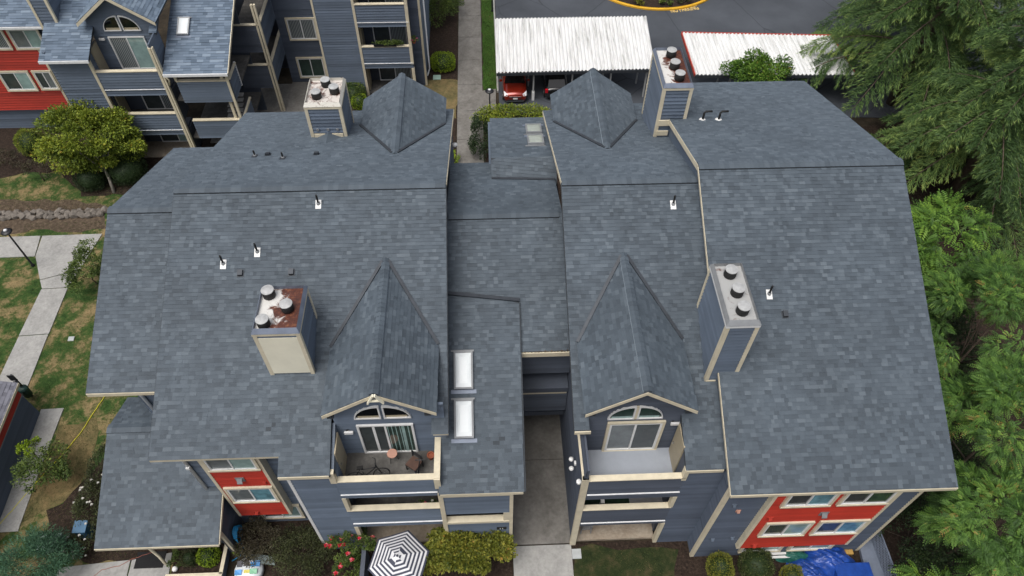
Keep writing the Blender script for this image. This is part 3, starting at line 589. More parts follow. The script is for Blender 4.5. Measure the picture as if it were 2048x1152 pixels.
for x in (8.3, 16.48): MB().bar((x, YR, ZR-.1), (x, 9.9, zR(9.9)-.1), .02, .13).build('rake_board', 'cream' if x < 9 else 'deck_edge', RB); MB().bar((x, YR, ZR-.12), (x, 31.0, ZR-SBR*9.8-.12), .03, .22).build('rake_board', 'cream' if x < 9 else 'deck_edge', RB)
MB().bar((2.94, YR, ZM-.1), (2.94, 12.29, zM(12.29)-.1), .025, .16).build('rake_board', 'deck_edge', RB); MB().bar((2.94, YR, ZM-.1), (2.94, 30.2, ZM-SBM*9-.1), .025, .16).build('rake_board', 'cream', RB)
MB().prism([(8.42, 10.5, 7.0), (8.42, 30.5, 7.0), (8.42, 30.9, ZR-SBR*9.7-.18), (8.42, YR, ZR-.18), (8.42, 10.3, zR(10.3)-.18)], (.1, 0, 0)).build('step_wall', 'siding_blue', RB)
# walls
YRB, YRW = 10.95, 10.26
wall_front(RB, 7.0, 8.48, YRB, 0, 7.5, mat='siding_navy'); wall_front(RB, 8.48, 15.85, YRW, 0, 7.4, mat='siding_navy'); wall_side(RB, 8.48, YRW, YRB, 0, 7.6, -1, 'siding_navy'); wall_side(RB, 15.85, YRW, 30.5, 0, 7.4, 1); wall_side(RB, 3.3, YRB, 30, 0, 7.6, -1, 'siding_dark')
B(8.42, 8.58, YRW-.035, YRW+.1, 0, 7.45).build('corner_board', 'cream', RB); B(15.76, 15.9, YRW-.035, YRW+.1, 0, 7.45).build('corner_board', 'cream', RB); B(3.22, 3.46, YRB-.04, YRB+.12, 0, 6.9).build('corner_board', 'cream', RB)
red = wall_front(RB, 10.22, 14.72, 10.08, 1.42, 7.33, mat='siding_red', name='red_panel')
for a, b in ((10.08, 10.22), (14.72, 14.84)): B(a, b, 10.04, YRW, 1.38, 7.3).build('corner_board', 'cream', red)
for k, (x0, x1) in enumerate(((10.66, 12.36), (12.78, 14.56))):
    window(RB, x0, x1, 6.02, 7.15, 10.06, ('pane_dark', 'pane_blue' if k == 0 else 'pane_green')); window(RB, x0, x1, 2.95, 4.2, 10.06, ('pane_dark', 'pane_teal' if k == 0 else 'pane_blue')); window(RB, x0-.15, x1-.2, .55, 1.75, YRW-.02)
hood(RB, 12.55, 5.05, 10.06, 'metal_grey', 1.0); hood(RB, 10.55, 4.75, 10.06, 'siding_red', .7); hood(RB, 10.75, 1.75, 10.06, 'siding_red', .7); hood(RB, 9.25, 5.15, YRW-.02, 'wood_pink', .55); hood(RB, 8.95, 5.75, YRW-.02, 'siding_blue', .55); hood(RB, 8.95, 2.1, YRW-.02, 'siding_blue', .55); hood(RB, 9.75, 2.2, YRW-.02, 'siding_blue', .55)
# balcony stack
ax0, ax1 = 3.46, 6.95; FR3 = 5.62
rail_wall(RB, ax0, ax1+.1, YRB, 5.05, 6.82, 'siding_dark', drip=5.55); rail_wall(RB, ax0, ax1+.05, YRB, 2.3, 4.02, 'siding_dark', drip=2.62)
B(ax1-.05, ax1+.12, YRB-.06, YRB+.15, 6.6, 7.45).build('corner_board', 'cream', RB)
for z0, z1 in ((4.02, 5.05), (0, 2.3)): B(ax1-.06, ax1+.1, YRB-.05, YRB+.16, z0, z1).build('post', 'cream', RB)
B(ax0, ax1, YRB+.14, 12.75, FR3-.2, FR3).build('balcony_floor', 'deck_paint', RB)
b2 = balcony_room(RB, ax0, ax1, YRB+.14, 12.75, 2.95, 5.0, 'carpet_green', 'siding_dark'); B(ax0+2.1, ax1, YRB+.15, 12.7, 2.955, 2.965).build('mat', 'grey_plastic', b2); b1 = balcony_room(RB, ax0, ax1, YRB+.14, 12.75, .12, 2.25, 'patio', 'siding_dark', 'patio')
wall_front(RB, ax0-.1, ax1+.02, 12.75, FR3, 10.6, [(4.24, 6.42, FR3-.1, 7.85)], 'siding_dark', gable=(5.22-ax0+.1, 10.68, .71), name='gable_wall', expo=.13); B(ax0-.1, ax1, 12.78, 12.88, FR3-.2, 9.3).build('backing_wall', 'siding_dark', RB)
window(RB, 4.34, 6.32, FR3+.02, 7.8, 12.73, ('pane_grey', 'pane_dark'), trim=.1, fr=.08, name='sliding_door'); half_round(RB, 5.22, 8.15, 2.05, .9, 12.73, 'pane_green', 'cream'); wall_lamp(RB, 6.7, 7.75, 12.73)
MB().prism([(ax1, 11.0, FR3), (ax1, 12.75, FR3), (ax1, 12.75, 8.25), (ax1, 11.0, 7.5)], (.1, 0, 0)).build('side_wall', 'siding_dark', RB)
td = B(ax1-.05, ax1-.002, 11.62, 12.6, FR3+.02, 7.85).build('closet_door', 'tan_door', RB); MB().lathe((ax1-.09, 12.4, FR3+1.05), [(.04, 0), (.04, .06)], 10).build('handle', 'chrome', td)
r_ = wall_side(RB, 3.3, YRB+.1, 12.75, FR3-.6, 6.82, -1, 'siding_dark', name='balcony_side'); B(3.2, 3.48, YRB-.05, 12.9, 6.83, 6.9).build('cap_board', 'cream', r_)
for sx in (3.5, 6.95): B(sx-.12, sx+.12, 12.3, 12.75, 9.15, 9.27).build('bracket', 'flashing_dark', RB)
# flood lights on the passage wall
fl = B(3.2, 3.28, 12.45, 12.6, 4.8, 4.95).build('flood_light', 'white_paint', RB)
for dy, dz in ((-.14, -.12), (.16, .1)): MB().lathe((3.08, 12.5+dy, 4.75+dz), [(.04, .0), (.09, .08), (.1, .16), (.04, .2)], 12).build('lamp_head', 'white_paint', fl, True)
MB().lathe((3.16, 11.2, 6.0), [(.05, 0), (.1, .06), (.1, .16), (.05, .2)], 12).build('wall_lamp', 'white_paint', RB)
# chimneys, vents
c_ = chimney(RB, 7.93, 9.0, 13.85, 16.45, 8.6, 12.5, 'chase_clean', ((.5, .82), (.55, .5), (.55, .2)), None, 'metal_grey', 'white_paint', zfb=8.8)
MB().box(7.95, 8.3, 13.79, 13.83, 8.72, 8.85).build('base_board', 'cream', c_)
c_ = chimney(RB, 7.78, 9.02, 26.1, 28.9, 9.4, 13.1, 'chase_rust', ((.55, .82), (.55, .5), (.6, .2)), None, 'metal_blue', 'cream', zfb=10.6); B(7.82, 9.0, 26.02, 26.08, 10.9, 11.2).build('base_board', 'cream', c_); B(7.82, 8.35, 26.02, 26.08, 10.35, 10.6).build('base_board', 'cream', c_)
for px, py in ((1346, 406),): vent_pipe(RB, RMF(px, py+3), SFM)
vent_pipe(RB, RF(1538, 588), SFR); box_vent(RB, RF(1570, 631), SFR)
for px, py in ((1405, 240), (1437, 240)):
    p = PL(px, py, ZR, -SBR); v = MB().tube([p-(0, 0, .1), p+(0, 0, .38), p+(.08, .04, .44), p+(.36, .04, .44)], .05, 10).build('vent_pipe', 'black_rubber', RB, True); MB().lathe(p-(0, 0, .02), [(.17, 0), (.16, .03), (.07, .08)], 12).build('flashing', 'lead_white', v)
# ================================================================== stair breezeway between the blocks
BZ = empty('breezeway', (1, 11, 0), 'low-roofed stair link with two pairs of skylights joining the two grey-blue blocks', 'stairway')
ZK, SK = 10.33, .432
k1 = roof_rects(BZ, [(-1.75, 3.1, 15.88)], ZK, SK); k2 = roof_rects(BZ, [(-1.75, 3.1, 26.5)], ZK, .35, back=True, expo=.155); ridge_cap(k1, (-1.65, YR, ZK), (2.95, YR, ZK), SK, .35)
B(.8, 3.2, 15.8, 15.86, 7.72, 7.98).build('fascia', 'cream', BZ); mb = MB()
for i in range(14): mb.box(1.3+i*.13, 1.3+i*.13+random.uniform(.03, .1), 15.83, 15.9, 8.0, 8.0+random.uniform(.02, .06))
mb.build('gutter_debris', 'dirt', BZ, kind='stuff')
SY0, SZ0, SY1, SZ1 = 10.82, 6.3, 17.95, 8.98; SS = (SZ1-SZ0)/(SY1-SY0)
sh = roof_poly(BZ, [(-2.1, SY0, SZ0), (1.08, SY0, SZ0), (1.15, 17.72, SZ0+SS*(17.72-SY0)), (-1.72, 18.05, SZ0+SS*(18.05-SY0))], name='stair_roof', indiv=300)
MB().bar((-1.72, 18.1, SZ1+.09), (1.17, 17.75, SZ1-.03), .16, .06).build('head_flashing', 'flashing_dark', sh); MB().bar((1.12, SY0, SZ0-.06), (1.17, 17.7, SZ1-.14), .04, .16).build('rake_board', 'deck_edge', sh)
for a, b in (((927, 705), (927, 778)), ((928, 801), (928, 876))):
    p, q = PL(*a, SZ0, SS, SY0), PL(*b, SZ0, SS, SY0); skylight(BZ, (p+q)/2, .74, np.linalg.norm(p-q)+.05, SS)
# cricket roof behind the ridge
cz, cy_ = 9.66, 25.5
c1 = roof_poly(BZ, [(.2, 29.7, 8.6), (3.2, 29.7, 8.6), (3.2, cy_, cz), (.2, cy_, cz)], name='cricket_roof', expo=.155); c2 = roof_poly(BZ, [(.2, 24.72, 9.12), (3.2, 24.4, 8.98), (3.2, cy_, cz), (.2, cy_, cz)], name='cricket_roof', expo=.155)
MB().bar((.2, 24.7, 9.14), (3.1, 24.45, 9.22), .12, .08).build('base_flashing', 'flashing_dark', c2); B(.1, .2, 25.0, 29.5, 6.5, 8.55).build('wall', 'siding_blue', BZ)
ss2 = (9.66-8.6)/4.2
for (x, y) in ((1067, 261), (1071, 283)):
    p = PL(x, y, cz, -ss2, cy_); skylight(BZ, p, .78, .95, ss2, 'skylight_old', True, 'metal_grey')
# stair tower front
Yp = 10.97
B(-2.12, -1.98, Yp-.05, Yp+.1, 0, 6.0).build('post', 'cream', BZ); B(.54, .68, Yp-.05, Yp+.1, 0, 6.0).build('post', 'cream', BZ); B(-1.98, .54, Yp-.045, Yp+.1, 5.7, 6.05).build('beam', 'cream', BZ)
wall_front(BZ, -1.98, .54, Yp, 4.0, 5.7); wall_front(BZ, -1.98, .54, Yp, 0, 3.0); B(-1.98, .54, Yp-.06, Yp+.22, 3.0, 3.16).build('cap_board', 'cream', BZ); B(.3, .54, Yp-.04, Yp+.1, 3.16, 4.0).build('post', 'cream', BZ)
B(-2.1, .66, Yp+.12, 14.5, 1.9, 2.05).build('landing', 'deck_concrete', BZ); B(-2.1, .66, 14.5, 14.6, 0, 7).build('wall', 'siding_dark', BZ); wall_side(BZ, .68, Yp+.1, 16, 0, 6.2, 1, 'siding_dark'); B(-2.1, .66, Yp+.12, 14.5, 4.6, 4.7).build('landing', 'deck_concrete', BZ)
B(1.08-.3, 1.04, SY0-.03, SY0+.02, SZ0-.2, SZ0-.03).build('fascia', 'cream', BZ); B(-2.05, .78, SY0-.03, SY0+.02, SZ0-.2, SZ0-.03).build('fascia', 'cream', BZ)
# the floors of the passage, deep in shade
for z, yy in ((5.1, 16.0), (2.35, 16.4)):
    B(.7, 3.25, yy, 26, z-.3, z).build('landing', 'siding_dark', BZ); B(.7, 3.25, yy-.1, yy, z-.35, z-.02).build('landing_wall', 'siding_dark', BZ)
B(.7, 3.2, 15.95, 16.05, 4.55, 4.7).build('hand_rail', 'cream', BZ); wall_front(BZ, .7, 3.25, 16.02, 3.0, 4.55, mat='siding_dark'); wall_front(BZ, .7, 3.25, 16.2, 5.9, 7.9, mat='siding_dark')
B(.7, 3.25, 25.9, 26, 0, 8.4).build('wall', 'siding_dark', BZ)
# number plate 11 by the stairs
pl_ = B(.02, .42, Yp-.05, Yp-.025, 2.2, 2.42).build('number_plate', 'black_metal', BZ)
MB().box(.15, .18, Yp-.056, Yp-.051, 2.25, 2.37).box(.25, .28, Yp-.056, Yp-.051, 2.25, 2.37).build('number', 'white_paint', pl_)
# ================================================================== ground
def sheet(name, pts, z, mat, th=.03, kind='structure', parent=None, jit=0, sub=0.6, **tags):
    P = [np.array([p[0], p[1]], float) for p in pts]
    if jit:
        Q = []
        for a, b in zip(P, P[1:]+P[:1]):
            k = max(1, int(np.linalg.norm(b-a)/sub))
            for i in range(k): Q.append(a+(b-a)*i/k+RNG.normal(0, jit, 2))
        P = Q
    return MB().prism([(p[0], p[1], z) for p in P], (0, 0, -th)).build(name, mat, parent, kind=kind if parent is None else None, **tags)
def px(*pts): return [G(x, y)[:2] for x, y in pts]
B(-260, 260, -120, 320, -.6, -.05).build('ground', 'earth', kind='structure')
sheet('lawn', [(-60, 8.2), (-13.8, 8.2), (-13.5, 27.9), (-16, 37), (-60, 38)], -.02, 'lawn', jit=.1)
sheet('lawn_dry', px((118, 855), (196, 838), (188, 930), (150, 985), (60, 1040), (0, 1085), (0, 1005), (60, 985)), -.012, 'lawn_dry', jit=.12)
sheet('dirt_strip', px((-60, 402), (150, 400), (218, 408), (208, 462), (90, 460), (-60, 466)), -.01, 'dirt', jit=.12)
sheet('tree_bed', px((-80, 240), (130, 245), (420, 290), (250, 390), (165, 392), (115, 345), (55, 345), (-80, 372)), -.008, 'mulch', jit=.12)
sheet('shrub_bed', px((150, 985), (222, 900), (200, 1085), (345, 1082), (345, 1118), (160, 1122), (95, 1075), (95, 1020)), -.004, 'mulch', jit=.08)
sheet('courtyard_soil', [(-11.2, 4), (.66, 4), (.66, 11.0), (-7.3, 11.1), (-7.3, 12.5), (-11.2, 12.5)], -.015, 'mulch')
sheet('courtyard_soil', [(3.34, 4), (22, 4), (22, 10.3), (8.4, 10.3), (8.4, 11.0), (3.34, 11.0)], -.015, 'mulch')
sheet('lawn', px((1148, 1094), (1290, 1092), (1355, 1100), (1350, 1180), (1146, 1180)), -.008, 'yard_turf', jit=.08)
sheet('woodland_floor', [(16.6, 4), (70, 4), (70, 39), (16.6, 39)], -.02, 'mulch', jit=.2)
# paths made of concrete slabs
def slabs(name, quads, z, mat, label=None):
    base = MB()
    for q in quads: base.prism([(p[0], p[1], z-.06) for p in q], (0, 0, -.05))
    pth = base.build(name, 'mulch', kind='structure')
    for q in quads:
        c = sum(np.array(p[:2]) for p in q)/len(q); k = [c+(np.array(p[:2])-c)*(1-.012/max(.3, np.linalg.norm(np.array(p[:2])-c))) for p in q]
        dz = random.uniform(-.004, .004); MB().prism([(p[0], p[1], z+dz) for p in k], (0, 0, -.09)).build('slab', mat, pth)
    return pth
slabs('walkway', [px((-40, 476), (82, 472), (70, 513), (-40, 517)), px((85, 472), (205, 468), (160, 540), (80, 560), (71, 513)), px((80, 561), (160, 541), (136, 575), (84, 578)), px((83, 579), (136, 576), (98, 668), (38, 672)), px((38, 673), (97, 669), (55, 775), (-12, 778)), px((-12, 779), (55, 776), (10, 880), (-60, 880))], .03, 'concrete')
slabs('passage', [[(.7, 4), (3.28, 4), (3.28, 7.4), (.7, 7.4)], [(.7, 7.42), (3.28, 7.42), (3.28, 10.96), (.7, 10.96)]], .03, 'concrete'); slabs('passage', [[(.7, 11), (3.28, 11), (3.28, 15), (.7, 15)], [(.7, 15), (3.28, 15), (3.28, 20), (.7, 20)], [(.7, 20), (3.28, 20), (3.28, 26), (.7, 26)]], .03, 'concrete_dim')  # roofed slabs take a darker concrete, the passage shade put into its colour
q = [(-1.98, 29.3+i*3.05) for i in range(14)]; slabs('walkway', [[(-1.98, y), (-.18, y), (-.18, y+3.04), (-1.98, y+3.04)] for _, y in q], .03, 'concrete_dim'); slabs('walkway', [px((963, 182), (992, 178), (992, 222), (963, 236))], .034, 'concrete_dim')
slabs('entrance_path', [px((120, 1135), (262, 1120), (245, 1190), (90, 1190)), px((264, 1120), (345, 1105), (332, 1190), (247, 1190))], .03, 'concrete')
sheet('mulch_strip', [(-5.2, 38.5), (-2.05, 36), (-2.05, 75), (-5.2, 75)], -.01, 'mulch', jit=.06); sheet('lawn_dry', px((848, 158), (916, 160), (914, 236), (850, 240)), .0, 'lawn_dry', jit=.1)
sheet('lawn', [(-.12, 43.6), (.86, 43.9), (1.12, 80), (-.12, 80)], -.005, 'lawn_green', jit=.03); sheet('planting_bed', [(-1.9, 26.4), (4, 26.4), (6, 41), (.9, 41), (-.2, 37), (-1.9, 29.2)], -.012, 'mulch')
# car park
sheet('asphalt', [(.98, 41.2), (80, 37.5), (80, 120), (1.2, 120)], -.002, 'asphalt'); B(.86, .98, 43.6, 100, -.05, .12).build('kerb', 'concrete', kind='structure')
isl_p = [G(1230, 2, .15), G(1315, 18, .15), G(1408, 2, .15)]
(ax_, ay_), (bx_, by_), (cx_, cy2) = [p[:2] for p in isl_p]
D = 2*(ax_*(by_-cy2)+bx_*(cy2-ay_)+cx_*(ay_-by_)); ux = ((ax_**2+ay_**2)*(by_-cy2)+(bx_**2+by_**2)*(cy2-ay_)+(cx_**2+cy2**2)*(ay_-by_))/D; uy = ((ax_**2+ay_**2)*(cx_-bx_)+(bx_**2+by_**2)*(ax_-cx_)+(cx_**2+cy2**2)*(bx_-ax_))/D; ir = math.hypot(ax_-ux, ay_-uy)
MB().lathe((ux, uy, 0), [(ir-.22, .0), (ir-.22, .02), (ir-.22, .1), (ir-.2, .15), (ir-.03, .15), (ir, .12), (ir, 0)], 96).build('island_kerb', 'kerb_yellow', kind='structure'); MB().lathe((ux, uy, 0), [(ir-.2, .0), (ir-.2, .165)], 72).build('island_bed', 'mulch', kind='structure')
def text_mesh(name, s, size, loc, rz, mat, parent=None, rx=0, **tags):
    cu = bpy.data.curves.new(name, 'FONT'); cu.body = s; cu.size = size; cu.align_x = 'CENTER'; cu.align_y = 'CENTER'; cu.offset = size*.02; to = bpy.data.objects.new('t', cu); COL.objects.link(to)
    bpy.context.view_layer.update(); me = bpy.data.meshes.new_from_object(to.evaluated_get(bpy.context.evaluated_depsgraph_get())); bpy.data.objects.remove(to); me.name = name
    if me.materials: me.materials.clear()
    me.materials.append(MATS[mat]); o = bpy.data.objects.new(name, me); COL.objects.link(o); o.location = loc; o.rotation_euler = (rx, 0, rz); tag(o, **tags); return o
a, b = G(1341, 22), G(1396, 15); tx = text_mesh('road_lettering', 'NO PARKING', .9, (*((a+b)/2)[:2], .006), math.atan2(b[1]-a[1], b[0]-a[0]), 'road_yellow', label='yellow NO PARKING lettering painted on asphalt beside the yellow kerb', cat='road marking'); xs_ = [v_.co.x for v_ in tx.data.vertices]; tx.scale = (np.linalg.norm(b-a)/(max(xs_)-min(xs_)), 1, 1)
text_mesh('stall_number', '69', .62, (*G(1708, 120)[:2], .006), R_(-80), 'road_white', label='white stall number 69 painted on asphalt by the cedars', cat='road marking')
p = G(1700, 102); B(p[0]-.45, p[0]+.45, p[1]-.06, p[1]+.06, .002, .006).build('stall_line', 'road_white', label='short white line painted on asphalt above the stall number', cat='road marking')
# stones edging the dirt strip
st = empty('stone_edging', (-26.5, 32.1, 0), 'low row of rough grey stones edging the dry bank', 'stone edging')
for row, (yy, n_) in enumerate(((32.3, 22), (31.95, 20))):
    x = -30.6
    for i in range(n_):
        s = random.uniform(.34, .6); x += s*.72; V = RNG.normal(0, 1, (26, 3)); V /= np.linalg.norm(V, axis=1)[:, None]; V *= RNG.uniform(.8, 1.12, (26, 1)); V = V*np.array([s*.56, s*.45, s*.42])+np.array([x, yy+random.uniform(-.12, .12), s*.15])
        import bmesh
        bm = bmesh.new(); [bm.verts.new(tuple(q)) for q in V]; bmesh.ops.convex_hull(bm, input=bm.verts); loose = [v_ for v_ in bm.verts if not v_.link_faces]; bmesh.ops.delete(bm, geom=loose, context='VERTS'); bm.verts.index_update(); mb = MB(); mb.v = [tuple(v_.co) for v_ in bm.verts]; mb.t = [.5]*len(mb.v); mb.f = [tuple(v_.index for v_ in f_.verts) for f_ in bm.faces]; bm.free(); mb.build('stone', 'rock', st)
# ================================================================== rear-left block
NL = empty('apartment_building', (-22, 37, 0), 'far blue block with a red corner panel, half-round gable window and stair tower skylight', 'building')
Y0 = 37.1; bm_ = 'siding_blue'; SM = 'shingle_blue'
kw = dict(mat=SM, expo=.19, wide=(.25, .6), hmax=.035)
zq = lambda Y: 7.73+.432*(Y-36.7)
roof_poly(NL, [(-25.3, 36.7, zq(36.7)), (-22.5, 36.7, zq(36.7)), (-22.5, 41, zq(41)), (-25.3, 41, zq(41))], **kw); B(-25.3, -22.5, 36.62, 36.69, zq(36.7)-.16, zq(36.7)).build('gutter', 'gutter_white', NL)
roof_poly(NL, [(-34, 39.7, zq(39.7)-.95), (-25.35, 39.7, zq(39.7)-.95), (-25.35, 47, zq(47)-.95), (-34, 47, zq(47)-.95)], **kw); B(-34, -25.4, 39.62, 39.69, zq(39.7)-1.1, zq(39.7)-.96).build('gutter', 'gutter_white', NL)
roof_poly(NL, [(-25.3, 41, zq(41)), (-18.9, 41, zq(41)), (-18.9, 47, zq(47)), (-25.3, 47, zq(47))], **kw); roof_poly(NL, [(-19.3, 38.3, zq(38.3)), (-18.85, 38.3, zq(38.3)), (-18.85, 41, zq(41)), (-19.3, 41, zq(41))], **kw)
g0 = dict(mat=SM, expo=.19, wide=(.25, .6), name='dormer_roof', hmax=.035); xg, zg, ze = -20.85, 10.75, 9.13
for sg in (-1, 1): roof_poly(NL, [(xg+sg*2.2, 38.2, ze), (xg+sg*2.2, 41.5, ze), (xg, 44.5, zg), (xg, 38.2, zg)], **g0)
gable_trim(NL, xg, 2.2, zg, ze, 38.17, ht=.2)
wall_front(NL, -22.75, -18.95, 38.75, 5.7, 10.6, [(-21.95, -19.85, 5.6, 7.95)], bm_, gable=(22.75+xg, 10.65, .74)); B(-22.7, -19, 38.78, 38.9, 5.5, 9.2).build('backing_wall', bm_, NL)
window(NL, -21.95, -19.85, 5.76, 7.95, 38.73, ('pane_blinds', 'pane_teal'), trim=0, fr=.07, name='sliding_door'); half_round(NL, -20.9, 8.32, 2.1, .95, 38.73); wall_lamp(NL, -22.35, 7.8, 38.73)
wall_front(NL, -25.1, -22.8, Y0, 0, 7.7, mat=bm_); B(-22.86, -22.7, Y0-.04, Y0+.1, 0, 7.7).build('corner_board', 'cream', NL)
wall_side(NL, -22.75, Y0+.1, 38.75, 5.7, 7.7, 1, bm_); B(-22.75, -22.68, 37.7, 38.6, 5.75, 7.75).build('closet_door', 'tan_door', NL)
rail_wall(NL, -22.7, -19.1, Y0, 5.0, 6.7, bm_, drip=5.45); rail_wall(NL, -22.7, -19.1, Y0, 2.0, 3.66, bm_, drip=2.4)
B(-19.12, -18.98, Y0-.05, Y0+.15, 0, 8.2).build('corner_board', 'cream', NL); B(-18.94, -18.84, Y0-.05, Y0+.15, 0, 8.2).build('corner_board', 'cream', NL)
wall_side(NL, -18.95, Y0, 38.75, 6.7, 8.4, 1, bm_); B(-22.7, -19.1, Y0+.15, 38.75, 5.5, 5.7).build('balcony_floor', 'deck_concrete', NL)
for zf_, zc_, fm in ((2.75, 4.95, 'deck_concrete'), (.1, 1.95, 'patio')):
    balcony_room(NL, -22.7, -19.1, Y0+.15, 38.75, zf_, zc_, fm, 'siding_dark'); window(NL, -21.6, -19.3, zf_+.02, zc_-.1, 38.72, ('pane_dark', 'pane_blinds' if zf_ > 1 else 'pane_teal'), trim=0, fr=.06, name='sliding_door'); B(-22.7, -22.62, 37.7, 38.6, zf_, zc_-.15).build('closet_door', 'tan_door', NL)
YQ = 40.3; sc_ = YQ/38.1
wall_front(NL, -34, -25.0, YQ+.3, 0, 8.1, mat=bm_); rp = wall_front(NL, -34, -27.4, YQ, 1.7, 8.2, mat='siding_red', name='red_panel'); B(-27.42, -27.28, YQ-.04, YQ+.3, 1.65, 8.1).build('corner_board', 'cream', rp)
for a, b, c, e, pn in ((-28.5, -26.8+.0, 6.3, 7.55, ('pane_grey', 'pane_teal')), (-30.8, -28.9, 6.3, 7.55, ('pane_blinds', 'pane_blinds')), (-30.6, -28.85, 3.3, 4.6, ('pane_dark', 'pane_teal')), (-28.45, -27.45, 3.35, 4.6, ('pane_dark', 'pane_grey')), (-29.3, -27.5, .4, 1.6, ('pane_dark', 'pane_teal'))): window(NL, a, b, c, e, YQ-.02 if c > 1 else YQ+.28, pn, split=.52)
chimney(NL, -25.55, -24.55, 39.0, 41.0, 7.4, 12.0, 'chase_clean', (), None)
wall_side(NL, -25.1, Y0, YQ+.3, 0, 8, -1, bm_)
# its stair tower
zs = lambda Y: 6.55+.42*(Y-36.95)
s_ = roof_poly(NL, [(-18.82, 36.95, zs(36.95)), (-15.08, 36.95, zs(36.95)), (-15.08, 45, zs(45)), (-18.82, 45, zs(45))], name='stair_roof', **{k: v for k, v in kw.items()}); B(-18.82, -15.08, 36.86, 36.94, zs(36.95)-.16, zs(36.95)).build('gutter', 'gutter_white', NL); MB().bar((-15.06, 36.95, zs(36.95)-.08), (-15.06, 45, zs(45)-.08), .04, .18).build('rake_board', 'cream', NL)
roof_poly(NL, [(-15.05, 42.2, zs(42.2)), (-13.4, 42.2, zs(42.2)), (-13.4, 46, zs(46)), (-15.05, 46, zs(46))], name='stair_roof', **kw); B(-15.05, -13.4, 42.1, 42.19, zs(42.2)-.16, zs(42.2)).build('gutter', 'gutter_white', NL)
skylight(NL, PL(368, 54, 6.55, .42, 36.95), .7, 1.2, .42, 'skylight_dome', frame='metal_grey'); downspout(NL, [(-18.7, 36.9, 6.4), (-18.62, 37.0, 6.1), (-18.75, 37.05, 5.7)], 'cream', .05)
yt = 37.2
for zb_, zt_ in ((4.35, 5.9), (1.6, 3.0)): rail_wall(NL, -18.35, -15.25, yt, zb_, zt_, bm_)
for zz in (4.3, 1.4): B(-18.8, -15.3, yt+.2, 42, zz, zz+.15).build('landing', 'deck_concrete', NL)
B(-18.8, -15.3, 42, 42.1, 0, 8).build('wall', 'siding_dark', NL); B(-15.4, -15.25, yt-.04, yt+.12, 0, 6.45).build('post', 'cream', NL); B(-18.4, -18.27, yt-.04, yt+.12, 5.9, 6.5).build('post', 'cream', NL); B(-15.75, -15.6, yt+.1, yt+.24, 0, 6.3).build('post', 'cream', NL)
for k in range(7): B(-16.8+k*.0, -15.8, 38.2+k*.28, 38.55+k*.28, 1.55+k*.2, 1.6+k*.2).build('stair_tread', 'concrete', NL)
wall_side(NL, -15.25, yt+.1, 38.9, 4.4, 5.9, 1, bm_); MB().bar((-15.22, yt, 5.95), (-15.22, 38.9, 5.95), .14, .08).build('cap_board', 'cream', NL); wall_side(NL, -15.25, yt+.1, 39.5, 1.5, 2.9, 1, bm_); MB().bar((-15.22, yt, 2.95), (-15.22, 39.5, 2.95), .14, .08).build('cap_board', 'cream', NL); B(-15.3, -15.2, 38.85, 38.95, 4.3, 6).build('end_board', 'white_paint', NL)
# open landings between the rear blocks
BL = empty('breezeway', (-14, 42, 0), 'open stair landings with cream posts between the far blue blocks', 'stairway'); yb = 41.9
for zb_, zt_ in ((4.7, 6.65), (1.95, 3.75)):
    rail_wall(BL, -16.3, -14.2, yb, zb_, zt_, 'siding_dark'); wall_side(BL, -14.12, yb, 47, zb_+.2, zt_-.05, 1, bm_); B(-14.25, -14.05, yb-.05, 47, zt_-.045, zt_+.02).build('cap_board', 'cream', BL); B(-16.3, -14.15, yb+.2, 47, zb_+.6, zb_+.75).build('landing', 'deck_concrete', BL)
for x in (-14.3, -14.12): B(x, x+.12, yb-.06, yb+.1, 0, 8).build('post', 'cream', BL)
B(-16.15, -15.95, yb+.25, yb+.4, 0, 6.6).build('post', 'cream', BL); B(-18.5, -13.8, 47, 47.1, 0, 9).build('wall', 'siding_dark', BL)
slabs('walkway', [[(-18.5, 38.6), (-14, 38.6), (-14, 45), (-18.5, 45)], [(-14, 38.6), (-11.2, 38.6), (-11.2, 45.2), (-14, 45.2)]], .03, 'concrete_dim')
# ================================================================== rear-middle block
NM = empty('apartment_building', (-8, 43.5, 0), 'far dark-blue block with two stacked balconies, one holding a blue chair', 'building'); Ym = 43.5
wall_front(NM, -14.0, -10.9, 45.3, 0, 9, mat='siding_navy'); wall_front(NM, -10.9, -8.3, Ym, 0, 9, mat=bm_); wall_side(NM, -10.9, Ym, 45.3, 0, 9, -1, bm_)
B(-10.98, -10.86, Ym-.04, Ym+.1, 0, 9).build('corner_board', 'cream', NM); B(-8.42, -8.26, Ym-.05, Ym+.15, 0, 9).build('corner_board', 'cream', NM)
window(NM, -13.3, -11.5, 3.5, 5.0, 45.27, ('pane_blinds', 'pane_blinds')); window(NM, -13.25, -11.5, .45, 1.95, 45.27, ('pane_green', 'pane_green'))
rail_wall(NM, -8.3, -4.9, Ym, 5.4, 7.02, bm_, drip=5.75); rail_wall(NM, -8.3, -4.9, Ym, 2.25, 3.95, bm_, drip=2.65)
for zf_, zc_ in ((5.6, 8.4), (2.85, 5.3), (.1, 2.2)):
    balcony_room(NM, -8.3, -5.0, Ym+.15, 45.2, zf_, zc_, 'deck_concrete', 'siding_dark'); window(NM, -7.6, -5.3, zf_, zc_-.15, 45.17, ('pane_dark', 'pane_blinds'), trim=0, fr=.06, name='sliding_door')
    B(-5.06, -4.86, Ym-.05, Ym+.15, zf_-.3, zc_).build('post', 'cream', NM)
    B(-8.3, -8.2, 44.0, 44.9, zf_, zc_-.1).build('closet_door', 'tan_door', NM)
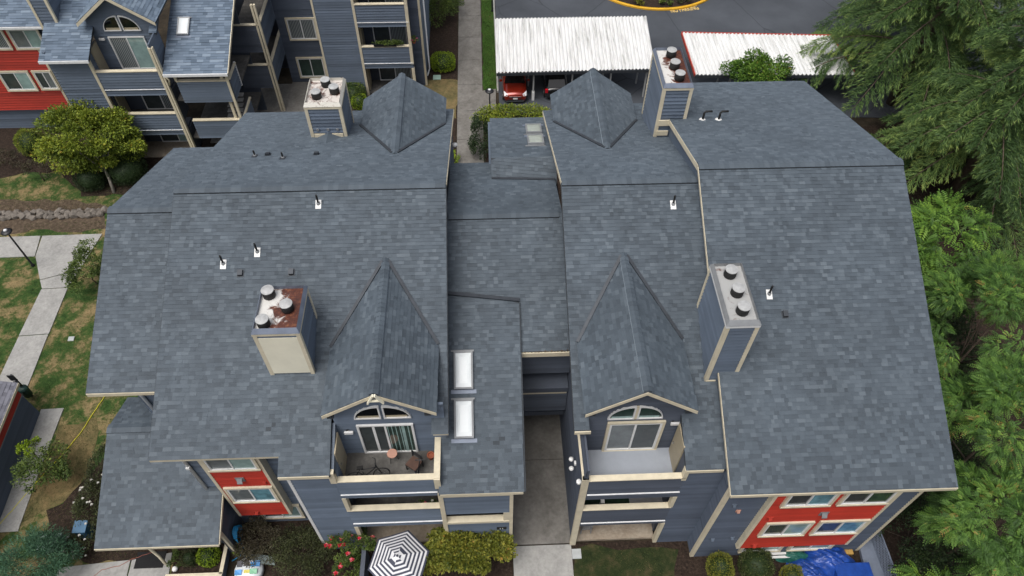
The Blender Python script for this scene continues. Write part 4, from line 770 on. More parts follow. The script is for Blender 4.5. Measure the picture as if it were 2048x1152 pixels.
wall_side(NM, -4.95, Ym, 44.6, 5.4, 7, 1, bm_); wall_side(NM, -4.95, Ym, 44.6, 2.3, 3.9, 1, bm_); wall_front(NM, -4.95, -4.25, 44.6, 0, 9, mat='siding_navy'); wall_side(NM, -4.25, 44.6, 60, 0, 9, 1, bm_); B(-4.3, -4.16, 44.55, 44.7, 0, 9).build('corner_board', 'cream', NM); downspout(NM, [(-4.05, 46.2, 9), (-4.05, 46.2, .3), (-4.2, 45.6, .1)], 'gutter_white', .06)
# ================================================================== carports
def carport(label, P, posts, red_sides, nrib):
    (x0, yb0), (x1, yb1), (x2, yf1), (x3, yf0) = P; zb_, zf_ = 2.7, 2.5
    cp_ = empty('carport', ((x0+x1)/2, yf0, 0), label, 'carport', 'carports in the car park'); mb = MB(); N = nrib*4; pts = []
    for i in range(N+1):
        t = i/N; h = (0, .0, .075, .075)[i % 4]; a = np.array([x3+(x2-x3)*t, yf0+(yf1-yf0)*t, zf_+h]); b = np.array([x0+(x1-x0)*t, yb0+(yb1-yb0)*t, zb_+h]); pts.append((a, b))
    for (a, b), (c, d) in zip(pts, pts[1:]): mb.quad(a, c, d, b); mb.quad(a-(0, 0, .02), b-(0, 0, .02), d-(0, 0, .02), c-(0, 0, .02))
    mb.build('corrugated_roof', 'carport_metal', cp_)
    MB().bar((x3, yf0-.03, zf_-.12), (x2, yf1-.03, zf_-.12), .06, .2).build('front_fascia', 'flashing_dark', cp_)
    for s in red_sides:
        a, b = {'L': ((x3, yf0, zf_), (x0, yb0, zb_)), 'R': ((x2, yf1, zf_), (x1, yb1, zb_)), 'B': ((x0, yb0+.03, zb_), (x1, yb1+.03, zb_))}[s]; MB().bar((a[0], a[1], a[2]-.02), (b[0], b[1], b[2]-.02), .07, .2).build('edge_rail', 'rail_red', cp_)
    for xx in posts:
        t = (xx-x3)/(x2-x3); yy = yf0+(yf1-yf0)*t; MB().box(xx-.05, xx+.05, yy+.25, yy+.35, 0, zf_-.02).build('post', 'carport_steel', cp_); MB().box(xx-.09, xx+.09, yy+.2, yy+.4, 0, .7).build('post_sleeve', 'white_paint', cp_) if xx < 4 else None
        MB().bar((xx-.25, yy+1.9, 0), (xx-.25, yy+1.9, zf_), .1, .1).build('post', 'carport_steel', cp_); MB().bar((xx-.05, yy+.1, zf_-.1), (xx-.05, yb0-.1, zb_-.1), .09, .16).build('beam', 'carport_steel', cp_)
carport('white corrugated carport roof sheltering the orange-red hatchback', [G(990, 38, 2.7)[:2], G(1293, 33, 2.7)[:2], G(1311, 138, 2.5)[:2], G(993, 146, 2.5)[:2]], (3.4, 6.1, 8.8, 11.3), '', 44)
carport('white ribbed carport roof with red edge rails under the cedar branches', [G(1363, 66, 2.7)[:2], G(1662, 72, 2.7)[:2], G(1712, 150, 2.5)[:2], G(1390, 150, 2.5)[:2]], (17, 19.7, 22.4), 'LRB', 40)
# ================================================================== small outbuilding beside the left path
SH = empty('storage_shed', (-24, 15, 0), 'small blue shed with red trim band and mauve-grey shingle roof by the path', 'shed')
A, Bc, C = G(80, 826), G(22, 980), None
d_ = (A-Bc)[:2]; Ls = np.linalg.norm(d_); d_ /= Ls; nn = np.array([d_[1], -d_[0]]); zs0 = 1.75
def W(u, v, z): return (*(Bc[:2]+d_*u+nn*v), z)
mb = lap(MB(), W(-4, 0, 0), (*d_, 0), (*nn, 0), Ls+4, 0, zs0, expo=.12); mb.prism([W(-4, -.02, 0), W(Ls, -.02, 0), W(Ls, -4, 0), W(-4, -4, 0)], (0, 0, zs0+.5)); mb.build('wall', 'siding_navy', SH)
lap(MB(), W(-4, 0, 0), (*d_, 0), (*nn, 0), Ls+4, zs0, 2.35, expo=.12).build('trim_band', 'siding_red', SH)
MB().prism([W(-4.2, .05, zs0+.02), W(Ls+.05, .05, zs0+.02), W(Ls+.05, .0, zs0-.06), W(-4.2, 0, zs0-.06)], (0, 0, .05)).build('ledge', 'frame_grey', SH)
roof_poly(SH, [W(-4.3, .02, 2.36), W(Ls+.3, .02, 2.36), W(Ls+.3, -2.6, 3.3), W(-4.3, -2.6, 3.3)], mat='shingle_mauve', expo=.17); MB().bar(W(-4.3, .05, 2.28), W(Ls+.3, .05, 2.28), .04, .14).build('fascia', 'cream', SH)
slabs('shed_path', [[W(-2, .0, 0)[:2], W(-2, 1.0, 0)[:2], W(1.0, 1.0, 0)[:2], W(1.0, .0, 0)[:2]], [W(1.0, 0, 0)[:2], W(1, 1, 0)[:2], W(Ls+.2, 1.1, 0)[:2], W(Ls+.2, 0, 0)[:2]]], .03, 'concrete')
# ================================================================== plants
def unit(a): return a/(np.linalg.norm(a, axis=-1, keepdims=True)+1e-9)
def leaf_quads(P, D, N, ln, wd, T, fold=.25):
    """rhombic leaves at P pointing along D with normal N"""
    S = unit(np.cross(D, N)); k = len(P); ln = np.broadcast_to(ln, (k,))[:, None]; wd = np.broadcast_to(wd, (k,))[:, None]
    up = np.cross(S, D)*fold*wd
    V = np.stack([P, P+D*ln*.5+S*wd*.5+up, P+D*ln, P+D*ln*.5-S*wd*.5+up], 1).reshape(-1, 3)
    i = np.arange(k)[:, None]*4; return V, (i+np.array([0, 1, 2, 3])).tolist(), np.repeat(T, 4)
def crown_points(c, r, n, clumps, spread=.32, low=-.75, shell=.55):
    """points in uneven clumps spread through an ellipsoid; returns points, outward dirs, clump centres, clump index"""
    c, r = np.array(c, float), np.array(r, float); C = []
    while len(C) < clumps:
        q = RNG.normal(0, 1, 3); q /= np.linalg.norm(q)
        if q[2] < low: continue
        C.append(q*RNG.uniform(shell, 1.0))
    C = np.array(C); idx = RNG.integers(0, clumps, n); sz = RNG.uniform(.65, 1.3, clumps)*spread
    q = RNG.normal(0, 1, (n, 3)); q = unit(q)*RNG.uniform(.25, 1, (n, 1))**.6
    loc = C[idx]+q*sz[idx][:, None]; P = c+loc*r; return P, unit(loc*.6+q*.7), c+C*r, idx
def foliage(c, r, n, size, clumps=30, spread=.32, low=-.75, shell=.55, aspect=.55, up=.6):
    P, O, C, idx = crown_points(c, r, n, clumps, spread, low, shell); ct = RNG.uniform(-.16, .16, clumps)
    D = unit(O+RNG.normal(0, .6, (n, 3))+np.array([0, 0, -.1])); N = unit(O*.5+np.array([0, 0, up])+RNG.normal(0, .45, (n, 3))); T = np.clip(.45+ct[idx]+RNG.normal(0, .17, n), 0, 1)
    ln = size*RNG.uniform(.6, 1.35, n); V, Fq, T4 = leaf_quads(P, D, N, ln, ln*aspect, T); return V, Fq, T4, C
def mesh_of(V, Fq, T): mb = MB(); mb.v = V.tolist(); mb.f = [tuple(f) for f in Fq]; mb.t = T.tolist(); return mb
def limbs(base, C, c, r0, k=12, bend=.25):
    mb = MB(); base = np.array(base, float); c = np.array(c, float); fork = base+(c-base)*.55
    mb.tube([base-(0, 0, .1), base+(fork-base)*.5+RNG.normal(0, .06, 3), fork, c], [r0*1.15, r0*.85, r0*.65, r0*.2], 9)
    for q in C[RNG.permutation(len(C))[:k]]:
        a = base+(c-base)*RNG.uniform(.35, .75); m_ = (a+q)/2+RNG.normal(0, bend*.3, 3); mb.tube([a, m_, q], [r0*.4, r0*.26, r0*.08], 6)
    return mb
def tree(name, label, base, c, r, n, size, mat, r0=.12, clumps=30, group=None, cat='tree', bark='bark', **k):
    t = empty(name, tuple(base), label, cat, group); V, Fq, T, C = foliage(c, r, n, size, clumps, **k)
    limbs(base, C, c, r0, min(14, clumps)).build('trunk', bark, t, True); mesh_of(V, Fq, T).build('crown', mat, t); return t
def shrub(label, pxy, zc, r, n, size, mat, clumps=24, group=None, name='shrub', flowers=None, **k):
    g = G(pxy[0], pxy[1], zc); base = (g[0], g[1], 0); t = empty(name, base, label, 'shrub', group); k.setdefault('low', -.35)
    V, Fq, T, C = foliage(g, r, n, size, clumps, **k); mesh_of(V, Fq, T).build('foliage', mat, t); limbs(base, C, g, .035, 10).build('stem', 'bark', t, True)
    if flowers: bloom(t, g, r, *flowers)
    return t
def bloom(t, c, r, mat, n, size, pts=None):
    for i in range(n):
        if pts is not None: p = pts[i]
        else:
            q = RNG.normal(0, 1, 3); q /= np.linalg.norm(q); q[2] = abs(q[2]); p = np.array(c)+q*np.array(r)*1.02
        m_ = 10; a = np.arange(m_)*2.4; rr = np.linspace(.15, 1, m_)*size*.5; P = p+np.stack([np.cos(a)*rr*.3, np.sin(a)*rr*.3, np.zeros(m_)], 1); D = unit(np.stack([np.cos(a), np.sin(a), 1.3-np.linspace(0, 1, m_)], 1)); V, Fq, T = leaf_quads(P, D, unit(np.stack([-np.cos(a), -np.sin(a), np.ones(m_)], 1)), size*.6, size*.55, RNG.uniform(0, 1, m_)); mesh_of(V, Fq, T).build('flower', mat, t)
def clipped(label, pxy, zc, r, n, mat, size=.05, group=None):
    """clipped round bush: leaves packed on a slightly uneven dome"""
    g = G(pxy[0], pxy[1], zc); r = np.array(r); t = empty('clipped_bush', (g[0], g[1], 0), label, 'bush', group)
    q = unit(RNG.normal(0, 1, (n, 3))); q = np.sign(q)*np.abs(q)**.8; q = q[q[:, 2] > -.7]; n = len(q)
    w_ = 1+.06*np.sin(q[:, 0]*5+1)*np.cos(q[:, 1]*6)+RNG.normal(0, .045, n); P = g+q*r*w_[:, None]
    D = unit(q+RNG.normal(0, .6, (n, 3))); N = unit(q+RNG.normal(0, .4, (n, 3))); ln = size*RNG.uniform(.6, 1.4, n); V, Fq, T = leaf_quads(P, D, N, ln, ln*.6, np.clip(RNG.normal(.45, .2, n), 0, 1)); mesh_of(V, Fq, T).build('foliage', mat, t)
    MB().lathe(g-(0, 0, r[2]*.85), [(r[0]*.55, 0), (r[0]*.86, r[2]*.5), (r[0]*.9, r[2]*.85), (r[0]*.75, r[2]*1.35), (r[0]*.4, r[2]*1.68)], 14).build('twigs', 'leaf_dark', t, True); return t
def pinnate(label, pxy, zc, r, n, mat, L=(.45, .8), clumps=16, r0=.09, group='feathery-leaved trees along the right wall', spread=.4):
    c = G(pxy[0], pxy[1], zc); base = np.array([c[0]+.3, c[1]+.2, 0]); t = empty('feathery_tree', tuple(base), label, 'tree', group)
    P, O, C, idx = crown_points(c, r, n, clumps, spread, -.6, .74); d = O*np.array([1, 1, .35])+RNG.normal(0, .35, (n, 3)); d = unit(d); N = unit(np.array([0, 0, 1.])+.35*O+RNG.normal(0, .25, (n, 3))); S = unit(np.cross(d, N)); ct = RNG.uniform(-.24, .22, clumps)
    ln = RNG.uniform(*L, n); K = 6; Vs, Ts, Fs = [], [], []; off = 0; T0 = np.clip(.45+ct[idx]+RNG.normal(0, .15, n), 0, 1)
    for j in range(K+1):
        tt = (j+.6)/(K+.8); pos = P+d*(ln*tt)[:, None]+np.array([0, 0, -1.])*(ln*.35*tt*tt)[:, None]
        for sg in ((-1, 1) if j < K else (0,)):
            D = unit(S*sg*.9+d*(.55 if sg else 1)+np.array([0, 0, -.25])); l_ = ln*(.30*(1-.75*abs(tt-.42)**1.2)); V, Fq, T = leaf_quads(pos, D, N, l_, l_*.38, np.clip(T0+RNG.normal(0, .06, n), 0, 1), .1)
            Vs.append(V); Ts.append(T); Fs += (np.array(Fq)+off).tolist(); off += len(V)
    limbs(base, C, c, r0, 5).build('trunk', 'bark', t, True); mesh_of(np.concatenate(Vs), Fs, np.concatenate(Ts)).build('crown', mat, t); return t
def cedar(label, base, H, Lmax, nb, z0=2.0, group='deodar cedars behind the right block'):
    base = np.array(base, float); t = empty('cedar_tree', tuple(base), label, 'tree', group); tr = MB().tube([base-(0, 0, .2), base+(.1, 0, H*.4), base+(0, .1, H*.8), base+(0, 0, H)], [.38, .27, .12, .02], 12)
    Ps, Ds, Ns, Ls, Ws, Ts = [], [], [], [], [], []
    for b in range(nb):
        f = (b+RNG.uniform(0, 1))/nb; h = z0+(H-z0)*f**.9; az = b*2.39996+RNG.normal(0, .25); L = Lmax*(1-f)**.75*RNG.uniform(.75, 1.12)+.5
        o = base+np.array([0, 0, h]); dr = np.array([math.cos(az), math.sin(az), 0]); sd = np.array([-dr[1], dr[0], 0]); rise = RNG.uniform(.0, .18); bt = RNG.uniform(-.2, .2)
        def pt(u): return o+dr*L*u+np.array([0, 0, 1.])*(rise*L*u-.42*L*u**2.4)+sd*(.1*L*math.sin(u*2+b))
        us = np.linspace(0, 1, 7); tr.tube([pt(u) for u in us], list(.045*(L/5)*(1-us*.85)+.006), 5)
        nt = int(L*10); 
        for k in range(nt):
            u = .12+.88*(k+RNG.uniform(0, 1))/nt; p = pt(u); tl = (.28+.3*L*(1-u)**.6*min(1, u*3))*RNG.uniform(.6, 1.2); sg = 1 if k % 2 else -1
            d2 = sd*sg*RNG.uniform(.6, 1)+dr*RNG.uniform(.3, .9); d2 /= np.linalg.norm(d2); m_ = int(16+tl*42); v = np.linspace(0.03, 1, m_)
            q = p+d2*(tl*v)[:, None]+np.array([0, 0, -1.])*(tl*.55*v**1.8)[:, None]
            nd = unit(d2*.75+RNG.normal(0, .33, (m_, 3))+np.array([0, 0, -.45])*(.3+v[:, None])); Ps.append(q); Ds.append(nd); Ns.append(unit(np.array([0, 0, 1.])+RNG.normal(0, .5, (m_, 3)))); Ls.append(RNG.uniform(.2, .42, m_)); Ws.append(RNG.uniform(.022, .04, m_)); Ts.append(np.clip(.42+bt+RNG.normal(0, .14, m_)+.25*(v > .85), 0, 1))
    tr.build('trunk', 'bark', t, True); V, Fq, T = leaf_quads(np.concatenate(Ps), np.concatenate(Ds), np.concatenate(Ns), np.concatenate(Ls), np.concatenate(Ws), np.concatenate(Ts), .1); mesh_of(V, Fq, T).build('needles', 'leaf_cedar', t); return t
cedar('tall cedar with drooping branches overhanging the red-edged carport', (29.0, 41.5, 0), 17, 7.6, 60)
cedar('broad cedar behind the ridge end of the wide roof', (28.8, 31.5, 0), 14.5, 6.8, 58)
cedar('cedar with bright tips farthest from the roofs', (35.5, 36.5, 0), 19, 7.8, 62)
cedar('slim cedar at the back of the parking bays', (33, 48, 0), 16, 6.5, 50)
pinnate('pale green feathery tree beside the upper end of the wide roof', (1890, 492), 6.0, (2.1, 2.1, 1.6), 800, 'leaf_pinnate_light', (.55, .9), 20, spread=.32)
pinnate('large feathery tree with orange tips below the pale one', (1985, 650), 7.0, (2.9, 2.9, 2.2), 5200, 'leaf_pinnate', (.26, .44), 38, spread=.25)
pinnate('spreading feathery tree level with the front chimney', (2010, 850), 6.8, (2.5, 2.3, 2.0), 4200, 'leaf_pinnate', (.26, .44), 30, spread=.27)
pinnate('feathery tree beside the front corner of the wide roof', (1985, 1050), 5.8, (2.1, 1.9, 1.7), 3600, 'leaf_pinnate', (.26, .44), 26, spread=.27)
pinnate('low bright feathery sapling over the lattice fence', (1868, 1150), 2.6, (.9, .8, .7), 150, 'leaf_pinnate_light', (.35, .6), 7)
pinnate('low feathery sapling beside the dark laurel', (1992, 1170), 3.2, (1.2, 1.0, .8), 220, 'leaf_pinnate', (.35, .6), 8)
def big_shrub(label, pxy, zc, r, n, size, mat, **k): return shrub(label, pxy, zc, r, n, size, mat, **k)
big_shrub('dark glossy laurel filling the gap beside the right block corner', (1835, 1065), 1.7, (2.0, 1.8, 1.7), 9000, .11, 'leaf_dark', clumps=40)
big_shrub('dark laurel under the feathery trees by the roof edge', (1915, 960), 1.6, (1.6, 2.0, 1.4), 6000, .11, 'leaf_dark', clumps=30); big_shrub('dark evergreen undergrowth below the pale feathery tree', (1885, 660), 1.8, (1.8, 2.4, 1.8), 6000, .12, 'leaf_dark', clumps=30); big_shrub('dark undergrowth beside the mid edge of the wide roof', (1905, 800), 1.5, (1.5, 2.2, 1.5), 5000, .12, 'leaf_dark', clumps=26)
tree('street_tree', 'bright green leafy tree rising behind the wide roof before the carport', G(1525, 172), G(1513, 150, 2.9), (2.0, 1.5, 1.6), 11000, .15, 'leaf_pinnate_light', .09, 34)
b_ = G(228, 385); tree('maple_tree', 'young maple with yellow-green crown in front of the far red-panelled block', b_, G(182, 275, 2.8), (3.2, 2.2, 1.9), 34000, .16, 'leaf_maple', .1, 60, spread=.24, low=-.95, bark='bark_grey')
clipped('round dark bush left of the maple trunk', (180, 355), .7, (.85, .8, .75), 5200, 'leaf_dark', .06); clipped('round dark bush between the maple and the left roof', (252, 338), .8, (1.1, 1.0, .85), 6500, 'leaf_dark', .06); clipped('rusty-tipped round bush under the far red panel', (62, 285), .8, (.8, .75, .8), 5000, 'leaf_maple', .07)
shrub('bare brown weeping shrub on the dry bank', (75, 340), .9, (.9, .7, .7), 900, .1, 'leaf_brown', clumps=14); shrub('reddish thin shrub at the edge of the tree bed', (12, 318), .7, (1.0, .8, .6), 900, .1, 'leaf_brown', clumps=14)
shrub('loose yellow-green shrub overhanging the path at the left roof', (172, 535), 1.4, (.95, 1.5, 1.2), 3600, .11, 'leaf_mid', clumps=34, spread=.26)
shrub('leafy shrub with bare patches beside the shed slab', (92, 935), 1.1, (1.2, 1.1, .9), 3000, .11, 'leaf_mid', clumps=30, spread=.26); shrub('pale climbing shrub against the shed wall', (55, 895), 1.3, (.45, .6, .5), 700, .1, 'leaf_bright', clumps=10, spread=.25)
shrub('low dark rose bush with white blooms beside the porch roof', (185, 1010), .7, (.8, 1.4, .6), 3200, .08, 'leaf_olive', clumps=34, flowers=('petal_white', 14, .1)); shrub('sparse rose bush with white blooms by the green utility box', (170, 1085), .4, (.9, .7, .35), 1100, .08, 'leaf_olive', clumps=20, flowers=('petal_white', 16, .09)); shrub('olive shrub along the left wall of the porch', (196, 935), .8, (.4, 1.2, .7), 2400, .07, 'leaf_olive', clumps=24)
shrub('blue-green feathery conifer shrub beside the green utility box', (70, 1125), 1.1, (1.6, 1.2, 1.0), 11000, .13, 'leaf_conifer', clumps=34, aspect=.22)
clipped('bright lime bush in the planter box', (417, 1112), .5, (.42, .4, .42), 2200, 'leaf_bright', .06); clipped('dark olive bush in the planter beside the lime one', (380, 1117), .45, (.32, .34, .42), 1800, 'leaf_olive', .05); shrub('straggly shrub at the corner of the planter box', (350, 1125), .4, (.25, .4, .35), 500, .07, 'leaf_mid', clumps=10)
shrub('twiggy brown hedge half against the left wall', (520, 1085), .75, (1.2, 1.05, .75), 7000, .07, 'leaf_brown', clumps=50, spread=.28); shrub('dark olive hedge half beside the white corner board', (600, 1105), .7, (1.3, 1.25, .75), 9500, .065, 'leaf_olive', clumps=60, spread=.28); shrub('small yellow flowering plant at the foot of the blue hose', (472, 1103), .3, (.16, .2, .2), 260, .07, 'leaf_bright', clumps=6)
rs = shrub('rose bush with red and pink blooms by the dark fence', (695, 1085), 1.2, (.75, .9, .9), 3000, .09, 'leaf_mid', clumps=34, spread=.25); bloom(rs, None, None, 'petal_red', 13, .17, [G(x, y, 1.75) for x, y in ((667, 1063), (664, 1077), (653, 1091), (661, 1093), (684, 1078), (698, 1055), (701, 1072), (680, 1091), (688, 1090), (696, 1108), (704, 1120), (681, 1134), (672, 1147))])
shrub('rose spray with a red bloom leaning over the fence', (735, 1085), 1.5, (.5, .3, .3), 500, .1, 'leaf_mid', clumps=8, flowers=('petal_red', 2, .14)); shrub('lower rose branches with red blooms by the fence', (700, 1135), .7, (.6, .6, .6), 2000, .09, 'leaf_mid', clumps=22, flowers=('petal_red', 3, .14))
tree('viburnum_shrub', 'large yellow-green shrub between the striped parasol and the walkway', (*G(935, 1105)[:2], 0), G(935, 1100, 1.3), (1.85, 1.15, 1.0), 15000, .12, 'leaf_yellow', .06, 60, cat='shrub', spread=.24, low=-.3, aspect=.75)
clipped('clipped yellow-green bush nearest the walkway lawn', (1440, 1135), .6, (.5, .55, .6), 4200, 'leaf_yellow', .05); clipped('largest clipped bush with pale tips before the red panel', (1512, 1130), .6, (.66, .6, .62), 6000, 'leaf_box', .05); clipped('small clipped bush beside the blue tarpaulin', (1583, 1152), .5, (.42, .4, .5), 3000, 'leaf_yellow', .05)
shrub('low yellow-green shrubs behind the breezeway roof', (1030, 231), .55, (2.7, .9, .55), 6000, .12, 'leaf_maple', clumps=50, spread=.25); shrub('dark evergreen shrub beside the small skylight roof', (962, 275), .8, (.75, 1.9, .9), 4200, .1, 'leaf_dark', clumps=26); clipped('bright green bush on the bark mulch strip', (886, 124), .6, (.85, .7, .6), 3600, 'leaf_bright', .08); shrub('dark shrub at the far end of the mulch strip', (885, 12), .8, (1.6, 2.2, .9), 5200, .12, 'leaf_mid', clumps=30)
clipped('round bush beside the far block wall', (707, 188), .6, (.8, .7, .7), 3400, 'leaf_mid', .08); clipped('small bush peeking over the back gable', (718, 203), .5, (.5, .5, .5), 1500, 'leaf_bright', .07); shrub('yellowish groundcover by the breezeway wall', (908, 318), .3, (.3, .7, .3), 700, .08, 'leaf_bright', clumps=10)
for k, (x, y) in enumerate(((1275, 2), (1330, 4), (1370, 0))): shrub(('yellowish tuft in the yellow-kerbed island', 'fresh green tuft in the yellow-kerbed island', 'dull olive tuft near the painted lettering')[k], (x, y), .4, (.5, .4, .35), 400, .14, ('leaf_yellow', 'leaf_mid', 'leaf_olive')[k], clumps=8, group='tufts in the kerbed island')
# grass blades over the lawns
def grass(name, label, polys, n, h=(.03, .08)):
    out = []
    for (x0, x1, y0, y1), k in polys: out.append(np.stack([RNG.uniform(x0, x1, k), RNG.uniform(y0, y1, k), np.full(k, -.015)], 1))
    P = np.concatenate(out); k = len(P); D = unit(np.stack([RNG.normal(0, .5, k), RNG.normal(0, .5, k), np.full(k, .8)], 1)); l_ = RNG.uniform(*h, k); V, Fq, T = leaf_quads(P, D, unit(RNG.normal(0, 1, (k, 3))), l_, .022, np.clip(.37+.34*np.sin(P[:, 0]*1.7+np.sin(P[:, 1]*1.3)*2)*np.sin(P[:, 1]*1.1)+RNG.normal(0, .2, k), 0, 1)); o = mesh_of(V, Fq, T).build(name, 'grass_blade', label=label, cat='grass', kind='stuff'); return o
grass('lawn_grass', 'patchy short grass of the lawn beside the left path', [((-28, -15.6, 11, 31.5), 52000), ((-32, -18, 32.6, 35.5), 9000)], 0)
grass('strip_grass', 'green grass strip along the car park kerb', [((-.1, .84, 43.8, 56), 6000)], 0, (.05, .12)); grass('yard_grass', 'thin grass on the small right-hand yard', [((3.7, 7.2, 7, 10.6), 2500)], 0)
# ================================================================== smaller things
def lamp_post(label, base, h, group='path lamps'):
    x, y = base[:2]; t = empty('path_lamp', (x, y, 0), label, 'lamp post', group)
    MB().lathe((x, y, 0), [(.11, 0), (.11, .06), (.06, .12), (.05, h*.5), (.045, h-.35)], 12).build('pole', 'black_metal', t, True)
    for a in range(3): th = a*2.1; MB().bar((x+.03*math.cos(th), y+.03*math.sin(th), h-.36), (x+.17*math.cos(th), y+.17*math.sin(th), h-.12), .02, .02).build('arm', 'black_metal', t)
    MB().lathe((x, y, h-.33), [(.05, 0), (.13, .12), (.14, .2)], 14).build('glass', 'lamp_clear', t, True)
    MB().lathe((x, y, h-.13), [(.29, 0), (.3, .02), (.22, .07), (.1, .12)], 20).build('hood', 'black_metal', t, True); MB().lathe((x, y, h-.01), [(.1, 0), (.1, .05), (.03, .09)], 12).build('finial', 'lamp_clear', t, True)
lamp_post('black lamp post standing on the dry lawn by the left path', G(66, 531), 2.95); lamp_post('black lamp post between the shrubs and the orange-red car', G(980, 226), 1.95)
x, y = G(1003, 22)[:2]; lamp_post('black lamp post on the green strip by the car park kerb', (x-.75, y), 3.2)
# pet-waste station by the shed
x, y = G(64, 792)[:2]; t = empty('waste_station', (x, y, 0), 'dark green waste bin on a black post beside the shed', 'waste bin'); MB().box(x-.04, x+.04, y-.04, y+.04, 0, 2.0).build('post', 'black_metal', t); MB().lathe((x+.02, y-.1, .3), [(.2, 0), (.23, .55), (.23, .62), (.1, .7)], 16).build('bin', 'bin_green', t, True); MB().box(x-.16, x+.16, y-.08, y-.045, 1.6, 2.05).build('sign', 'black_metal', t); MB().box(x-.12, x+.12, y-.14, y-.05, 1.15, 1.5).build('bag_dispenser', 'black_metal', t); MB().lathe((x-.2, y-.12, .75), [(.14, 0), (.15, .14), (.06, .2)], 12).build('bin_bag', 'film_clear', t, True)
# utility boxes
def util(label, pxy, w_, d, h, mat, lid):
    x, y = G(*pxy)[:2]; t = empty('utility_box', (x, y, 0), label, 'utility box'); MB().box(x-w_/2, x+w_/2, y-d/2, y+d/2, 0, h).build('body', mat, t)
    MB().prism([(x-w_/2-.03, y-d/2-.04, h-.04), (x+w_/2+.03, y-d/2-.04, h-.04), (x+w_/2+.03, y+d/2+.03, h+lid), (x-w_/2-.03, y+d/2+.03, h+lid)], (0, 0, .05)).build('lid', mat, t); MB().box(x-w_*.3, x+w_*.3, y-d/2-.015, y-d/2, h*.2, h*.7).build('door', mat, t); return t
util('blue box in the shrub bed beside the porch roof', (176, 1066), .5, .45, .75, 'bin_blue', .04); util('pale green utility cabinet behind the conifer shrub', (112, 1092), .85, .6, .55, 'box_green', .08)
t = util('flat grey drain cover on the yard soil by the walkway', (1153, 1108), .34, .34, .03, 'concrete_cover', .0); util('small white cover plate set in the left lawn', (143, 678), .24, .17, .02, 'concrete_cover', 0); util('green cover plate on the mulch strip', (874, 156), .5, .4, .05, 'box_green', 0)
# hoses and cords
def cord(name, label, pts, r, mat, cat, z=.02):
    P = [np.array(G(x, y, 0))+(0, 0, z) for x, y in pts]; Q = []
    for a, b in zip(P, P[1:]):
        for i in range(6): Q.append(a+(b-a)*i/6+np.array([RNG.normal(0, .01), RNG.normal(0, .01), 0]))
    MB().tube(Q+[P[-1]], r, 6).build(name, mat, None, True, label=label, cat=cat)
cord('garden_hose', 'yellow hose lying across the left lawn', ((215, 785), (190, 822), (160, 868), (120, 915), (70, 968), (30, 1015), (-10, 1060)), .022, 'hose_yellow', 'hose'); cord('extension_cord', 'thin red cord across the entrance path', ((312, 1104), (285, 1112), (262, 1120), (240, 1132), (205, 1140), (180, 1160)), .012, 'cord_red', 'cord', .045)
B(*(lambda a, b: (a[0], b[0], b[1], a[1]))(G(277, 1105), G(326, 1136)), .034, .046).build('door_mat', 'door_mat', label='black rectangular mat on the entrance path', cat='mat')
mb = MB(); hc = np.array([-11.18, 11.55, 1.2])
for k in range(6):
    P = [hc+np.array([.05+.025*k+RNG.normal(0, .006), (.26+.02*k)*math.cos(a), (.42-.015*k)*math.sin(a)-.02*k]) for a in np.linspace(0, 6.28, 22)]; mb.tube(P, .02, 6)
mb.tube([hc+(.1, -.1, -.4), hc+(.2, -.3, -.8), hc+(.05, -.6, -1.1), hc+(-.3, -.8, -1.15)], .02, 6); mb.tube([hc+(.05, -.28, .1), hc+(.12, 0, -.4), hc+(.1, -.1, -.42)], .02, 6); mb.build('garden_hose', 'hose_blue', None, True, label='blue hose coiled on the porch side wall', cat='hose')
# planter box
t = empty('planter_box', (*G(395, 1130)[:2], 0), 'grey siding planter with cream rails holding small bushes', 'planter'); q = [G(337, 1100, .55), G(447, 1085, .55), G(433, 1148, .55), G(336, 1150, .55)]
x0, x1, y0, y1 = q[3][0], q[2][0]+.12, q[3][1], q[1][1]
MB().box(x0, x1, y0, y1, 0, .3).build('soil', 'mulch', t)
for a in ((x0-.08, x1+.08, y0-.1, y0), (x1, x1+.09, y0, y1)): MB().box(*a, 0, .5).build('side', 'siding_navy', t); MB().box(a[0]-.03, a[1]+.03, a[2]-.03, a[3]+.03, .503, .56).build('rail', 'cream', t)
MB().lathe((x0+.15, y0+.3, .3), [(.09, 0), (.13, .06), (.1, .14), (.03, .17)], 10).build('pale_stone', 'lead_white', t, True)
# bag of packaging by the hedge
c = G(497, 1140, .3); t = empty('rubbish_bag', (c[0], c[1], 0), 'clear bag of white and blue packaging beside the hedge', 'rubbish bag'); MB().lathe((c[0], c[1], 0), [(.45, 0), (.62, .15), (.58, .34), (.4, .44), (.15, .48)], 18).build('bag', 'bag_white', t, True)
for dx, dy, w_, h_, m_ in ((-.35, .2, .22, .24, 'grey_card'), (-.08, .22, .22, .24, 'grey_card'), (.3, .2, .4, .22, 'bag_blue'), (-.35, -.15, .28, .2, 'bag_blue'), (0, -.12, .24, .12, 'bag_yellow'), (.28, -.12, .3, .2, 'bag_green'), (.12, .22, .14, .22, 'canvas_white')): MB().prism([(c[0]+dx-w_/2, c[1]+dy-h_/2, .47), (c[0]+dx+w_/2, c[1]+dy-h_/2, .45), (c[0]+dx+w_/2, c[1]+dy+h_/2, .5), (c[0]+dx-w_/2, c[1]+dy+h_/2, .49)], (0, 0, .035)).build('packet', m_, t)
V = [(c[0]+.5, c[1]+.2, .45), (c[0]+1.1, c[1]+.15, .3), (c[0]+1.0, c[1]+.5, .35), (c[0]+.3, c[1]+.6, .5), (c[0]-.3, c[1]+.55, .52)]; MB().prism(V, (0, 0, .02)).build('loose_film', 'film_clear', t)
